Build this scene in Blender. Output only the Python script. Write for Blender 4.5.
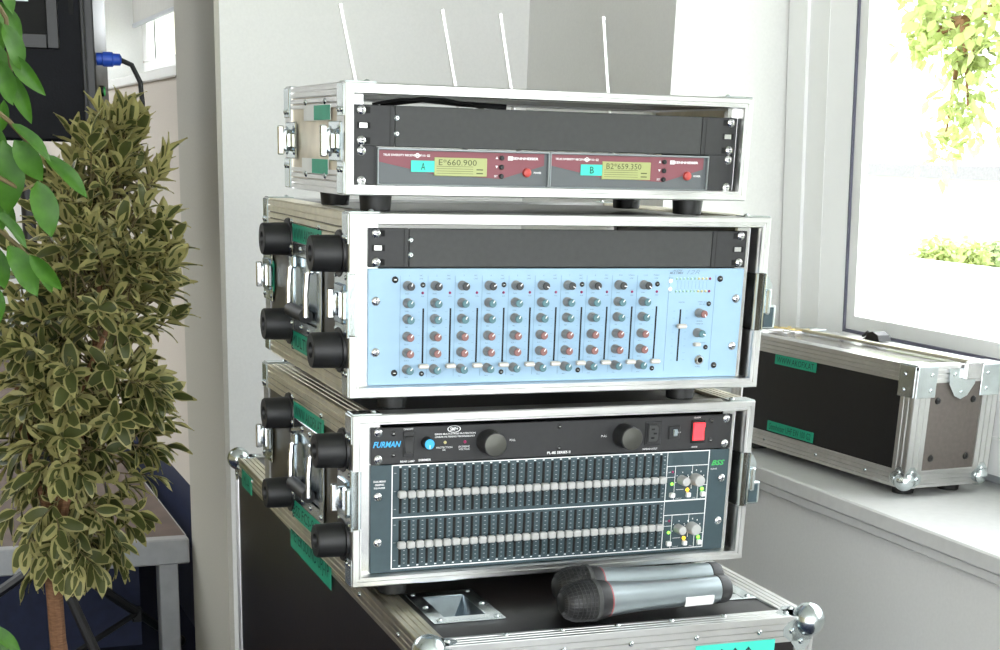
import bpy, math, random
from mathutils import Matrix, Vector
R = math.radians
rnd = random.Random(7)
for o in list(bpy.data.objects): bpy.data.objects.remove(o)
scn = bpy.context.scene
col = scn.collection

# ------------------------------------------------------------------ camera
FPX, CX, CY, PITCH, ROLL, YAW, CAMZ = 1466.562, 457.613, 647.069, .32673, .02644, R(21), 1.45
cd = bpy.data.cameras.new('camera'); cam = bpy.data.objects.new('camera', cd); col.objects.link(cam)
cd.sensor_width = 36; cd.lens = FPX*36/1000; cd.clip_start = .02; cd.clip_end = 300
cd.shift_x = (500-CX)/1000; cd.shift_y = (CY-325)/1000
CM = Matrix.Rotation(-YAW, 4, 'Z') @ Matrix.Rotation(math.pi/2-PITCH, 4, 'X') @ Matrix.Rotation(ROLL, 4, 'Z')
cam.matrix_world = Matrix.Translation((0, 0, CAMZ)) @ CM
scn.camera = cam
CR = CM.to_3x3()
def ray(u, v): return CR @ Vector(((u-CX)/FPX, -(v-CY)/FPX, -1))
def at_y(u, v, y): r = ray(u, v); return Vector((0, 0, CAMZ))+r*(y/r.y)
def at_x(u, v, x): r = ray(u, v); return Vector((0, 0, CAMZ))+r*(x/r.x)
def at_z(u, v, z): r = ray(u, v); return Vector((0, 0, CAMZ))+r*((z-CAMZ)/r.z)

# ------------------------------------------------------------------ world and exposure
w = bpy.data.worlds.new('sky'); scn.world = w; w.use_nodes = True
wn = w.node_tree.nodes; wl = w.node_tree.links; wn.clear()
wo = wn.new('ShaderNodeOutputWorld'); wb = wn.new('ShaderNodeBackground')
wb.inputs['Color'].default_value = (.94, .98, 1, 1); wb.inputs['Strength'].default_value = 1.5
wl.new(wb.outputs[0], wo.inputs[0])
scn.view_settings.view_transform = 'Standard'; scn.view_settings.look = 'None'
scn.view_settings.exposure = 2.2; scn.view_settings.gamma = 1; scn.view_settings.use_curve_mapping = False

# ------------------------------------------------------------------ materials
MT = {}
def mat(name, c, rough=.5, metal=0., var=.06, scale=30., bump=0., emit=None, es=0., coat=0., stretch=None, trans=0., ior=1.45, sss=0., c2=None, spec=None, rvar=0.):
    m = bpy.data.materials.new(name); m.use_nodes = True; n = m.node_tree.nodes; l = m.node_tree.links
    b = n['Principled BSDF']
    b.inputs['Roughness'].default_value = rough; b.inputs['Metallic'].default_value = metal
    b.inputs['IOR'].default_value = ior
    if spec is not None: b.inputs['Specular IOR Level'].default_value = spec
    if coat: b.inputs['Coat Weight'].default_value = coat
    if trans: b.inputs['Transmission Weight'].default_value = trans
    tc = n.new('ShaderNodeTexCoord'); mp = n.new('ShaderNodeMapping')
    if stretch: mp.inputs['Scale'].default_value = stretch
    nz = n.new('ShaderNodeTexNoise'); nz.inputs['Scale'].default_value = scale; nz.inputs['Detail'].default_value = 4
    l.new(tc.outputs['Object'], mp.inputs[0]); l.new(mp.outputs[0], nz.inputs['Vector'])
    cr = n.new('ShaderNodeValToRGB'); e = cr.color_ramp.elements
    lo = [x*(1-var) for x in c]; hi = [min(1, x*(1+var)) for x in (c2 or c)]
    e[0].position = .3; e[1].position = .7; e[0].color = (*lo, 1); e[1].color = (*hi, 1)
    l.new(nz.outputs['Fac'], cr.inputs[0]); l.new(cr.outputs[0], b.inputs['Base Color'])
    if rvar:
        mr = n.new('ShaderNodeMapRange'); mr.inputs['To Min'].default_value = rough-rvar; mr.inputs['To Max'].default_value = rough+rvar
        l.new(nz.outputs['Fac'], mr.inputs[0]); l.new(mr.outputs[0], b.inputs['Roughness'])
    if bump:
        bp = n.new('ShaderNodeBump'); bp.inputs['Strength'].default_value = bump; bp.inputs['Distance'].default_value = .002
        l.new(nz.outputs['Fac'], bp.inputs['Height']); l.new(bp.outputs[0], b.inputs['Normal'])
    if emit: b.inputs['Emission Color'].default_value = (*emit, 1); b.inputs['Emission Strength'].default_value = es
    MT[name] = m; return m
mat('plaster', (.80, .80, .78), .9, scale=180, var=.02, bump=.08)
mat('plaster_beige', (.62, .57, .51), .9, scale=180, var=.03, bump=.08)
mat('plaster_shaded', (.47, .455, .40), .85, scale=160, var=.03, bump=.08)  # plaster darkened for the face turned away from the window
mat('ceiling_white', (.8, .8, .79), .9, var=.02)
mat('warm_wall', (.42, .36, .22), .9, scale=3, var=.12)
mat('navy_paint', (.015, .022, .06), .6, var=.15)
mat('carpet', (.012, .017, .045), .95, scale=300, var=.35, bump=.4)
mat('sill_stone', (.66, .66, .65), .45, scale=60, var=.03)
mat('pvc', (.95, .96, .95), .3, var=.01)
mat('pvc_grey', (.45, .47, .5), .45, var=.03)
mat('gasket', (.05, .05, .07), .6)
mat('gasket_flare', (.16, .16, .22), .6)  # dark seal lightened towards purple, window flare put into the colour
mat('glass', (.98, .99, .99), .0, trans=1., ior=1.01, var=0)
mat('blind', (.55, .55, .52), .85, var=.03)
mat('alu', (.68, .68, .67), .32, 1., var=.05, scale=25, stretch=(1, 1, 1), rvar=.07)
mat('alu_olive_reflect', (.68, .64, .52), .38, 1., var=.1, scale=40, rvar=.08)  # aluminium with the olive reflection of the room put into its colour
mat('zinc', (.66, .72, .73), .24, 1., var=.1, scale=35, rvar=.08)
mat('steel', (.72, .72, .72), .2, 1., var=.08, scale=60)
mat('dish_steel', (.42, .49, .54), .25, 1., var=.2, scale=30)
mat('phenolic', (.012, .0095, .009), .34, var=.25, scale=90, bump=.05)
mat('laminate_black', (.006, .006, .0062), .3, var=.2, scale=90)
mat('top_gloss', (.12, .115, .11), .22, var=.1)
mat('phenolic_grey', (.10, .085, .075), .5, var=.12, scale=120, bump=.05)
mat('side_brown', (.045, .036, .018), .4, var=.15, scale=60)
mat('alu_side_lit', (.55, .49, .38), .45, .7, var=.15, scale=14, c2=(.7, .64, .52))  # aluminium panel, its bright warm reflection put into the colour
mat('rubber', (.010, .010, .010), .5, var=.2)
mat('rack_black', (.020, .020, .021), .5, var=.08, scale=120, bump=.03)
mat('knob_spun', (.10, .10, .09), .33, .9, var=.1)
mat('rack_grey', (.038, .039, .038), .55, var=.08, scale=150, bump=.03)
mat('black', (.008, .008, .008), .4)
mat('hole', (.003, .003, .003), .8)
mat('mixer_blue', (.30, .455, .60), .42, var=.015, scale=60)
mat('mixer_line', (.20, .30, .40), .5, var=0)
mat('print_grey', (.12, .15, .2), .5, var=0)
mat('knob_grey', (.27, .26, .245), .5, var=.03)
mat('cap_dark', (.04, .04, .042), .4, var=0)
mat('cap_teal', (.085, .185, .21), .4, var=0)
mat('cap_red', (.24, .11, .10), .4, var=0)
mat('fader_beige', (.52, .50, .45), .45, var=.02)
mat('white', (.82, .82, .82), .4, var=0)
mat('eq_panel', (.035, .060, .070), .45, var=.05, scale=120)
mat('eq_knob', (.40, .40, .39), .4, var=.03)
mat('cyan', (.05, .42, .80), .4, var=0)
mat('bss_green', (.05, .42, .10), .5, var=0)
mat('tape', (.01, .34, .20), .45, var=.06, scale=40)
mat('tape_bright', (.05, .60, .46), .45, var=.04)
mat('tape_ink', (.005, .03, .03), .6, var=0)
mat('rx_body', (.016, .017, .018), .4, var=.05)
mat('rx_grey', (.10, .11, .115), .5, var=.03)
mat('rx_red', (.21, .065, .08), .5, var=.03)
mat('rx_edge', (.30, .33, .34), .35, .6, var=.03)
mat('lcd', (.36, .39, .16), .3, var=.03)
mat('lcd_ink', (.06, .07, .02), .5, var=0)
mat('btn_red', (.45, .06, .05), .35, var=0)
mat('lit_red', (.8, .03, .04), .25, var=0, emit=(1, .04, .05), es=.5)
mat('led_green', (.1, .6, .05), .3, var=0, emit=(.2, 1, .05), es=.8)
mat('led_orange', (.8, .4, .02), .3, var=0, emit=(1, .5, .02), es=.8)
mat('led_yellow', (.8, .75, .3), .3, var=0, emit=(1, .9, .4), es=.5)
mat('led_off_g', (.35, .55, .45), .3, var=0)
mat('led_off_y', (.62, .55, .25), .3, var=0)
mat('led_off_r', (.30, .02, .10), .3, var=0)
mat('cable_black', (.01, .01, .011), .5)
mat('antenna', (.75, .75, .74), .3, .6, var=.03)
mat('mic_silver', (.27, .31, .325), .33, .75, var=.03)
mat('mic_red', (.3, .05, .05), .4, var=0)
mat('mesh_grey', (.06, .06, .06), .35, .6, var=.1)
mat('mic_white', (.75, .76, .74), .5, var=.05)
mat('speaker_black', (.0035, .004, .006), .55, var=.15, scale=200, bump=.25, spec=.15)
mat('plug_blue', (.02, .07, .42), .4, var=0)
mat('stage_top', (.11, .075, .06), .5, var=.2, scale=12)
mat('stage_metal', (.40, .41, .42), .5, .5, var=.06)
mat('stand_black', (.012, .012, .014), .4, var=.1)
mat('bark', (.20, .10, .05), .85, var=.3, scale=60, bump=.6, stretch=(1, 1, 5))
mat('twig', (.13, .10, .045), .8, var=.2)
mat('soil', (.03, .02, .015), .95, var=.4)
mat('pot', (.32, .14, .08), .7, var=.1)
mat('gold_foil', (.55, .42, .16), .35, .6, var=.2)
mat('far_white', (.72, .74, .78), .9, var=.03)
mat('far_roof', (.20, .19, .21), .9, var=.1)
mat('grass', (.35, .42, .2), .95, var=.2)
def leafmat(name, a, b, trans=.25, scale=6):
    m = mat(name, a, .45, var=.12, scale=scale, c2=b, spec=.4)
    n = m.node_tree.nodes; l = m.node_tree.links; bs = n['Principled BSDF']; out = n['Material Output']
    t = n.new('ShaderNodeBsdfTranslucent'); mx = n.new('ShaderNodeMixShader'); mx.inputs[0].default_value = trans
    src = bs.inputs['Base Color'].links[0].from_socket
    l.new(src, t.inputs[0]); l.new(bs.outputs[0], mx.inputs[1]); l.new(t.outputs[0], mx.inputs[2]); l.new(mx.outputs[0], out.inputs[0])
leafmat('leaf_dark', (.055, .075, .020), (.115, .125, .040), .35)
leafmat('leaf_cream', (.30, .28, .10), (.46, .42, .18), .35)
leafmat('ficus_leaf', (.025, .090, .010), (.075, .20, .018), .3, 1.3)
leafmat('far_leaf', (.34, .40, .15), (.52, .58, .26), .4, 2)
leafmat('far_leaf_dark', (.26, .33, .15), (.4, .46, .25), .4, 2)

# ------------------------------------------------------------------ mesh builder
class MB:
    def __init__(s): s.v = []; s.f = []; s.m = []; s.mi = 0
    def add(s, vs, fs):
        k = len(s.v); s.v += [tuple(p) for p in vs]
        for f in fs: s.f.append(tuple(i+k for i in f)); s.m.append(s.mi)
        return s
    def slot(s, i): s.mi = i; return s
    def box(s, a, b, bev=0.):
        x0, y0, z0 = [min(p, q) for p, q in zip(a, b)]; x1, y1, z1 = [max(p, q) for p, q in zip(a, b)]
        if not bev:
            return s.add([(x0,y0,z0),(x1,y0,z0),(x1,y1,z0),(x0,y1,z0),(x0,y0,z1),(x1,y0,z1),(x1,y1,z1),(x0,y1,z1)],
                [(0,3,2,1),(4,5,6,7),(0,1,5,4),(1,2,6,5),(2,3,7,6),(3,0,4,7)])
        e = min(bev, (x1-x0)*.49, (y1-y0)*.49, (z1-z0)*.49)
        vs = []; idx = {}
        X = (x0, x1); Y = (y0, y1); Z = (z0, z1); sg = (1, -1)
        for i in (0, 1):
            for j in (0, 1):
                for k in (0, 1):
                    for ax in range(3):
                        p = [X[i], Y[j], Z[k]]; d = (sg[i], sg[j], sg[k])
                        for q in range(3):
                            if q != ax: p[q] += d[q]*e
                        idx[i, j, k, ax] = len(vs); vs.append(p)
        fs = []
        for ax in range(3):
            for sd in (0, 1):
                o = [q for q in range(3) if q != ax]; r = []
                for (p, q) in ((0, 0), (1, 0), (1, 1), (0, 1)):
                    c = [0, 0, 0]; c[ax] = sd; c[o[0]] = p; c[o[1]] = q; r.append(idx[(*c, ax)])
                if (sd == 0) ^ (ax == 1): r.reverse()
                fs.append(tuple(r))
        for ax in range(3):
            o = [q for q in range(3) if q != ax]
            for p in (0, 1):
                for q in (0, 1):
                    r = []
                    for (t, fa) in ((0, o[0]), (1, o[0]), (1, o[1]), (0, o[1])):
                        c = [0, 0, 0]; c[ax] = t; c[o[0]] = p; c[o[1]] = q; r.append(idx[(*c, fa)])
                    fs.append(tuple(r))
        for i in (0, 1):
            for j in (0, 1):
                for k in (0, 1): fs.append(tuple(idx[i, j, k, ax] for ax in range(3)))
        return s.add(vs, fs)
    def lathe(s, o, d, prof, seg=16, cap=True):
        o = Vector(o); d = Vector(d).normalized(); a = d.orthogonal().normalized(); b = d.cross(a); vs = []; fs = []
        for (r, h) in prof:
            for i in range(seg):
                t = 2*math.pi*i/seg; vs.append(o+d*h+(a*math.cos(t)+b*math.sin(t))*r)
        for j in range(len(prof)-1):
            for i in range(seg):
                k = (i+1) % seg; fs.append((j*seg+i, j*seg+k, (j+1)*seg+k, (j+1)*seg+i))
        if cap: fs.append(tuple(range(seg-1, -1, -1))); fs.append(tuple(range((len(prof)-1)*seg, len(prof)*seg)))
        return s.add(vs, fs)
    def cyl(s, p, q, r, r2=None, seg=12):
        p = Vector(p); q = Vector(q); return s.lathe(p, q-p, [(r, 0), (r if r2 is None else r2, (q-p).length)], seg)
    def tube(s, pts, rad, seg=8):
        pts = [Vector(p) for p in pts]; n = len(pts); rr = rad if isinstance(rad, (list, tuple)) else [rad]*n
        vs = []; fs = []; a = None
        for i, p in enumerate(pts):
            t = (pts[min(i+1, n-1)]-pts[max(i-1, 0)]).normalized()
            a = t.orthogonal().normalized() if a is None else (a-t*a.dot(t)).normalized()
            b = t.cross(a)
            for k in range(seg):
                g = 2*math.pi*k/seg; vs.append(p+(a*math.cos(g)+b*math.sin(g))*rr[i])
        for i in range(n-1):
            for k in range(seg):
                q = (k+1) % seg; fs.append((i*seg+k, i*seg+q, (i+1)*seg+q, (i+1)*seg+k))
        fs.append(tuple(range(seg-1, -1, -1))); fs.append(tuple(range((n-1)*seg, n*seg)))
        return s.add(vs, fs)
    def sphere(s, c, r, seg=14, rings=8, sc=(1, 1, 1)):
        pr = [(r*math.sin(math.pi*i/rings)+1e-5, -r*math.cos(math.pi*i/rings)) for i in range(rings+1)]
        k = len(s.v); s.lathe((0, 0, 0), (0, 0, 1), pr, seg)
        for i in range(k, len(s.v)): x, y, z = s.v[i]; s.v[i] = (c[0]+x*sc[0], c[1]+y*sc[1], c[2]+z*sc[2])
        return s
    def prism(s, pts, ex):
        n = len(pts); ex = Vector(ex); vs = [Vector(p) for p in pts]; vs = vs+[p+ex for p in vs]
        fs = [tuple(range(n-1, -1, -1)), tuple(range(n, 2*n))]+[(i, (i+1) % n, n+(i+1) % n, n+i) for i in range(n)]
        return s.add(vs, fs)
    def mesh(s, name, mats, smooth=35):
        me = bpy.data.meshes.new(name); me.from_pydata(s.v, [], s.f)
        for m in (mats if isinstance(mats, (list, tuple)) else [mats]): me.materials.append(MT[m])
        if isinstance(mats, (list, tuple)) and len(mats) > 1: me.polygons.foreach_set('material_index', s.m)
        me.validate()
        import bmesh
        bm = bmesh.new(); bm.from_mesh(me); bmesh.ops.recalc_face_normals(bm, faces=bm.faces); bm.to_mesh(me); bm.free()
        if smooth: me.polygons.foreach_set('use_smooth', [True]*len(me.polygons)); me.set_sharp_from_angle(angle=R(smooth))
        me.update(); return me
    def build(s, name, mats, parent=None, loc=(0, 0, 0), rot=(0, 0, 0), smooth=35):
        return put(name, s.mesh(name, mats, smooth), parent, loc, rot)
def put(name, me, parent=None, loc=(0, 0, 0), rot=(0, 0, 0)):
    o = bpy.data.objects.new(name, me); col.objects.link(o); o.parent = parent; o.location = loc; o.rotation_euler = rot; return o
def tag(o, label=None, cat=None, group=None, kind=None):
    if label: o['label'] = label
    if cat: o['category'] = cat
    if group: o['group'] = group
    if kind: o['kind'] = kind
    return o
def thing(name, label, cat, loc=(0, 0, 0), rz=0., group=None):
    o = bpy.data.objects.new(name, None); col.objects.link(o); o.empty_display_size = .05
    o.location = loc; o.rotation_euler = (0, 0, rz); return tag(o, label, cat, group)
def struct(o): o['kind'] = 'structure'; return o
def quick(a, b, name, m, parent=None, bev=0., **k): return MB().box(a, b, bev).build(name, m, parent, **k)

# text: collected, turned into meshes in one go at the end of the script
TEXTS = []
def text(body, parent, x, z, h, m, width=None, y=-.0005, face='front', shear=0., bold=0., name='lettering', ex=.0001):
    cu = bpy.data.curves.new('t', 'FONT'); cu.body = body; cu.size = 1; cu.align_x = 'CENTER'; cu.align_y = 'CENTER'; cu.shear = shear; cu.offset = bold
    cu.resolution_u = 2
    o = bpy.data.objects.new('t', cu); col.objects.link(o)
    TEXTS.append((o, parent, x, y, z, h, width, m, face, name, ex))
def flush_texts():
    dg = bpy.context.evaluated_depsgraph_get()
    for (o, parent, x, y, z, h, width, m, face, name, ex) in TEXTS:
        me = bpy.data.meshes.new_from_object(o.evaluated_get(dg))
        xs = [v.co.x for v in me.vertices]; ys = [v.co.y for v in me.vertices]
        if not xs: continue
        cx, cy = (min(xs)+max(xs))/2, (min(ys)+max(ys))/2; hh = max(ys)-min(ys); ww = max(xs)-min(xs)
        sy = h/hh; sx = width/ww if width else sy
        for v in me.vertices: v.co = ((v.co.x-cx)*sx, (v.co.y-cy)*sy, 0)
        me.name = name; me.materials.clear(); me.materials.append(MT[m])
        rot = {'front': (R(90), 0, 0), 'side': (R(90), 0, R(-90)), 'top': (0, 0, 0)}[face]
        put(name, me, parent, (x, y, z), rot)
    for t in TEXTS: bpy.data.objects.remove(t[0])

# ------------------------------------------------------------------ the room
XW, ZS, YJ, YB, XP = 1.497, .90, 2.792, 3.53, .743     # window wall face, sill height, far jamb, back wall, corner of the return
XL, ZL = .80, 1.654
WT = .46                                               # window wall thickness
ZC = 2.9
quick((-4, -3.2, -.05), (2, 9.4, 0), 'floor', 'carpet'); struct(bpy.data.objects['floor'])
b = MB().box((-4.2, -3.2, ZC), (XW+WT, 4.5, ZC+.12)).box((-4.2, 8.6, ZC), (XW+WT, 9.4, ZC+.12)).box((-4.2, 4.5, ZC), (-2.6, 8.6, ZC+.12)).box((-.6, 4.5, ZC), (XL+.4, 8.6, ZC+.12))   # opening added in the unseen ceiling to daylight the stage
struct(b.build('ceiling', 'ceiling_white', smooth=0))
struct(quick((XP, YB, 0), (XW+.05, YB+.49, ZC), 'wall_back', 'plaster'))
b = MB().box((XW, YJ, 0), (XW+WT, YB+.49, ZC))                           # pier between back wall and window
b.box((XW, -.15, 0), (XW+WT, .35, ZC)).box((XW, -3.2, 0), (XW+WT, -2.6, ZC))
b.box((XW, .35, 2.45), (XW+WT, YJ, ZC)).box((XW, -2.6, 2.45), (XW+WT, -.15, ZC))
struct(b.build('wall_right', 'plaster', smooth=0))
b = MB().box((XW+.03, .35, 0), (XW+WT, YJ, ZS-.045)).box((XW+.03, -2.6, 0), (XW+WT, -.15, ZS-.045))
struct(b.build('wall_parapet', 'plaster', smooth=0))
struct(quick((-4.2, -3.2, 0), (-4, 9.4, ZC), 'wall_left_added', 'warm_wall'))  # unseen wall added in a warm tone for the case sides to reflect
struct(quick((-4, 9.2, 0), (1.2, 9.4, ZC), 'wall_far', 'plaster'))
# return behind the corner is a thin lining on the pier, its shade put into the grey
struct(quick((XP-.012, YB, 0), (XP-.0005, YB+.49, ZC), 'wall_return', 'plaster_shaded'))
# stage side window wall
y0, y1 = 4.02, 6.2
b = MB().box((XL, y0, .46), (XL+.4, 9.2, ZL-.03)).box((XL, y1, ZL-.03), (XL+.4, 9.2, ZC))
b.box((XL, y0, 2.6), (XL+.4, y1, ZC)).box((XW+.05, y0, 0), (XW+WT, y0+.02, ZC))
struct(b.build('wall_stage', 'plaster_beige', smooth=0))
struct(quick((XL+.001, y0, 0), (XL+.4, 9.2, .46), 'trim_1', 'navy_paint'))
s2 = struct(quick((XL-.012, y0, ZL-.03), (XL+.20, y1, ZL), 'sill_stage', 'pvc', bev=.004))
struct(MB().box((XL+.001, y1-.004, ZL), (XL+.20, y1-.0005, 2.6)).build('trim_2', 'plaster'))
# stage window with frame, pane and roller blind
w2 = struct(thing('window_2', 'white framed high window above the stage', 'window', (XL+.20, 0, ZL)))
for a, c in (((0, y0, 0), (.07, y1, .09)), ((0, y1-.1, .09), (.07, y1, .95)), ((0, y0, .86), (.07, y1-.1, .95)), ((0, y0, .09), (.07, y0+.08, .86))):
    quick(a, c, 'window_frame', 'pvc', w2, .005)
quick((.03, y0+.08, .09), (.036, y1-.1, .86), 'pane', 'glass', w2)
bl = thing('roller_blind', 'grey fabric roller blind half lowered over the high stage window', 'blind', (XL+.165, y1-.02, ZL))
quick((0, -2.0, .225), (.004, 0, .92), 'blind_fabric', 'blind', bl); quick((-.004, -2.0, .21), (.008, 0, .225), 'bottom_bar', 'pvc_grey', bl, .002)
MB().cyl((.0, -2.0, .925), (0, 0, .925), .02).build('roller', 'pvc', bl)

# window sill and main window
b = MB().box((XW, .35, ZS-.028), (XW+.38, YJ-.0005, ZS), .003)
sill = struct(b.build('sill_window', 'sill_stone'))
quick((XW+.008, .35, ZS-.045), (XW+.03, YJ-.0005, ZS-.0285), 'sill_nosing', 'sill_stone', sill, .002)
XF = XW+.35
w1 = struct(thing('window_1', 'white plastic window with sash tilted inwards', 'window', (XF, 0, ZS)))
for a, c in (((.03, .35, 0), (.10, YJ, .05)), ((.03, YJ-.04, .05), (.10, YJ-.0005, 1.55)), ((.03, .35, 1.50), (.10, YJ-.04, 1.55)), ((.03, .35, .05), (.10, .40, 1.50))):
    quick(a, c, 'window_frame', 'pvc', w1, .004)
quick((.0, .36, .0), (.018, YJ-.1, .016), 'drip_rail', 'pvc_grey', w1, .002)
TILT = R(4.2)
sa = bpy.data.objects.new('sash', None); col.objects.link(sa); sa.parent = w1; sa.location = (-.03, 0, .05); sa.rotation_euler = (0, -TILT, 0)
ys0, ys1 = .42, 2.786
def sash_ring(name, m, d0, d1, xa, xb, z0, z1, bev=.003, slope=0.):
    # four bars of one profile step of the sash, d0..d1 in from its outer edge
    Y0, Y1, Z0, Z1 = ys0, ys1, z0, z1
    for k in range(4):
        a, c = [(((Y0, Z0), (Y1, Z0))), ((Y1, Z0), (Y1, Z1)), ((Y1, Z1), (Y0, Z1)), ((Y0, Z1), (Y0, Z0))][k]
        def ins(p, d): return (p[0]+(d if p[0] == Y0 else -d), p[1]+(d if p[1] == Z0 else -d))
        P = []
        for p in (a, c):
            o, q = ins(p, d0), ins(p, d1); P += [(xa, *o), (xa+slope, *q), (xb, *q), (xb, *o)]
        MB().add(P, [(0, 1, 5, 4), (1, 2, 6, 5), (2, 3, 7, 6), (3, 0, 4, 7), (0, 1, 2, 3), (4, 5, 6, 7)]).build(name, m, sa, smooth=0)
sash_ring('sash_bar', 'pvc', .0, .066, -.008, .055, -.025, 1.44)
sash_ring('sash_bar', 'pvc', .066, .133, 0, .055, -.025, 1.44)
sash_ring('glazing_bead', 'pvc', .133, .190, .001, .040, -.025, 1.44, slope=.022)
sash_ring('gasket', 'gasket_flare', .190, .1955, .022, .040, -.025, 1.44)
sash_ring('pane_spacer', 'pvc', .196, .224, .026, .034, -.025, 1.44)
quick((.027, ys0+.22, .18), (.032, ys1-.22, 1.22), 'pane', 'glass', sa)
quick((.035, 2.672, .05), (.055, 2.702, 1.5), 'guide_rail', 'pvc_grey', w1, .002)
w3 = struct(thing('window_3', 'white framed window in the same wall, behind the camera', 'window', (XF, -2.6, ZS)))
for a, c in (((.02, 0, 0), (.1, 2.45, .08)), ((.02, 0, 1.47), (.1, 2.45, 1.55)), ((.02, 0, .08), (.1, .08, 1.47)), ((.02, 2.37, .08), (.1, 2.45, 1.47))):
    quick(a, c, 'window_frame', 'pvc', w3, .004)

# ------------------------------------------------------------------ shared fittings
def screw_mesh(r=.0052, t=.003):
    m = MB().lathe((0, 0, 0), (0, -1, 0), [(r, 0), (r, t*.35), (r*.75, t*.8), (r*.35, t)], 14)
    m.slot(1).box((-r*.55, -t*1.02, -r*.1), (r*.55, -t*.6, r*.1)).box((-r*.1, -t*1.02, -r*.55), (r*.1, -t*.6, r*.55))
    return m.mesh('screw', ['steel', 'gasket'])
SCREW = screw_mesh()
DSCREW = MB().lathe((0, 0, 0), (0, -1, 0), [(.0031, 0), (.0031, .0008), (.0018, .0016)], 10).slot(1).box((-.0011, -.0018, -.0003), (.0011, -.001, .0003)).mesh('screw', ['black', 'steel'])
RIVET = MB().lathe((0, 0, 0), (0, -1, 0), [(.0036, 0), (.0032, .001), (.0018, .002)], 10).slot(1).lathe((0, -.0018, 0), (0, -1, 0), [(.001, 0), (.001, .0004)], 6).mesh('rivet', ['zinc', 'gasket'])
def rivets(parent, pts, rot=(0, 0, 0), me=None, name='rivet'):
    for q in pts: put(name, me or RIVET, parent, q, rot)
SIDE = (0, 0, R(-90)); TOP = (R(-90), 0, 0)
FOOT = MB().lathe((0, 0, 0), (0, 0, -1), [(.019, 0), (.0175, .017), (.0165, .018)], 20).mesh('rubber_foot', 'rubber')
SFOOT = MB().lathe((0, 0, 0), (-1, 0, 0), [(.0210, 0), (.0203, .034), (.019, .036), (.0095, .036), (.008, .030)], 22).mesh('rubber_foot', 'rubber')

def ridged(n, wid, dep=.0018):
    """ridge outline across a width: list of (t, depth)"""
    out = []; p = wid/n
    for i in range(n): out += [(i*p+.0006, 0), ((i+1)*p-.0020, 0), ((i+1)*p-.0014, dep), ((i+1)*p-.0002, dep)]
    return out
def edge_profile(bm, W, H, y0, y1, sx, sz, wid=.03, n=4):
    """L-shaped ridged aluminium angle along the depth; sx, sz choose the edge"""
    X = (lambda t: t) if sx < 0 else (lambda t: W-t); Z = (lambda t: t) if sz < 0 else (lambda t: H-t)
    prof = [(X(d), Z(wid-t)) for t, d in ridged(n, wid)]
    prof += [(X(.0), Z(0))]
    prof += [(X(t), Z(d)) for t, d in ridged(n, wid)]
    prof += [(X(wid), Z(.0035)), (X(.0035), Z(.0035)), (X(.0035), Z(wid))]
    bm.prism([(x, y0, z) for x, z in prof], (0, y1-y0, 0)); return bm
RIM = [(0, .030), (0, .0015), (.0015, 0), (.0065, 0), (.0072, .002), (.0095, .002), (.0102, .0005), (.0118, .0005), (.0128, .004), (.0132, .030)]
def rim_bars(root, W, H, ya, sgn, cuts=None, k=1.):
    """four mitred bars round the opening; sgn=-1 front, +1 back; cuts = (z0, z1) gap in the uprights for a latch"""
    P = [(d*k, ya-sgn*(y-.0)) for d, y in RIM]
    def corner(i, d): return [(d, d), (W-d, d), (W-d, H-d), (d, H-d)][i]
    for i in range(4):
        j = (i+1) % 4; segs = [(0., 1.)]
        if cuts and i in (1, 3): segs = [(0, cuts[0]/H), (cuts[1]/H, 1)] if i == 1 else [(0, 1-cuts[1]/H), (1-cuts[0]/H, 1)]
        for (a, c) in segs:
            vs = []; n = len(P)
            for t in (a, c):
                for d, y in P:
                    p, q = corner(i, d), corner(j, d)
                    x = p[0]+(q[0]-p[0])*t; z = p[1]+(q[1]-p[1])*t
                    if 0 < t < 1: z = corner(i, 0)[1]+(corner(j, 0)[1]-corner(i, 0)[1])*t
                    vs.append((x, y, z))
            fs = [(m, (m+1) % n, n+(m+1) % n, n+m) for m in range(n)]+[tuple(range(n)), tuple(range(2*n-1, n-1, -1))]
            MB().add(vs, fs).build('rim_bar', 'alu', root)
def latch(root, y, z, h, wd=.05, x=0., sgn=-1, name='butterfly_latch'):
    """butterfly latch on a side face: dish plate, round cam, folding wing. Local: normal = sgn*X"""
    e = bpy.data.objects.new(name, None); col.objects.link(e); e.parent = root; e.location = (x, y, z)
    s = sgn
    b = MB().box((0, -wd/2, -h/2), (s*.0022, wd/2, h/2), .001)
    for (p, q) in ((-1, -1), (1, -1), (-1, 1), (1, 1)): b.lathe((s*.002, p*(wd/2-.006), q*(h/2-.007)), (s, 0, 0), [(.0032, 0), (.0018, .0018)], 8)
    b.build('latch_plate', 'zinc', e)
    MB().box((s*.002, -wd*.34, -h*.3), (s*.0055, wd*.34, h*.3), .002).build('latch_dish', 'dish_steel', e)
    MB().lathe((s*.005, 0, 0), (s, 0, 0), [(.0135, 0), (.0135, .004), (.009, .006)], 18).build('latch_cam', 'zinc', e)
    MB().box((s*.010, -.002, -.017), (s*.0185, .002, .017), .0015).build('latch_wing', 'steel', e)
    b = MB().box((s*.002, -wd/2-.004, -h*.22), (s*.009, -wd/2+.012, h*.22), .002); b.build('latch_hook', 'zinc', e)
    return e
def label_tape(root, x, y, z, wid, h, body, m='tape', face='side', size=.62, tname='label_tape', tw=.9):
    """printed tape stuck to a face; centre at x,y,z"""
    if face == 'side':
        t = quick((x-.0007, y-wid/2, z-h/2), (x, y+wid/2, z+h/2), tname, m, root)
        text(body, t, x-.0011, z, h*size, 'tape_ink', wid*tw, y, 'side')
    else:
        t = quick((x-wid/2, y-.0007, z-h/2), (x+wid/2, y, z+h/2), tname, m, root)
        text(body, t, x, z, h*size, 'tape_ink', wid*tw, y-.0011, 'front')
    return t

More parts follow.
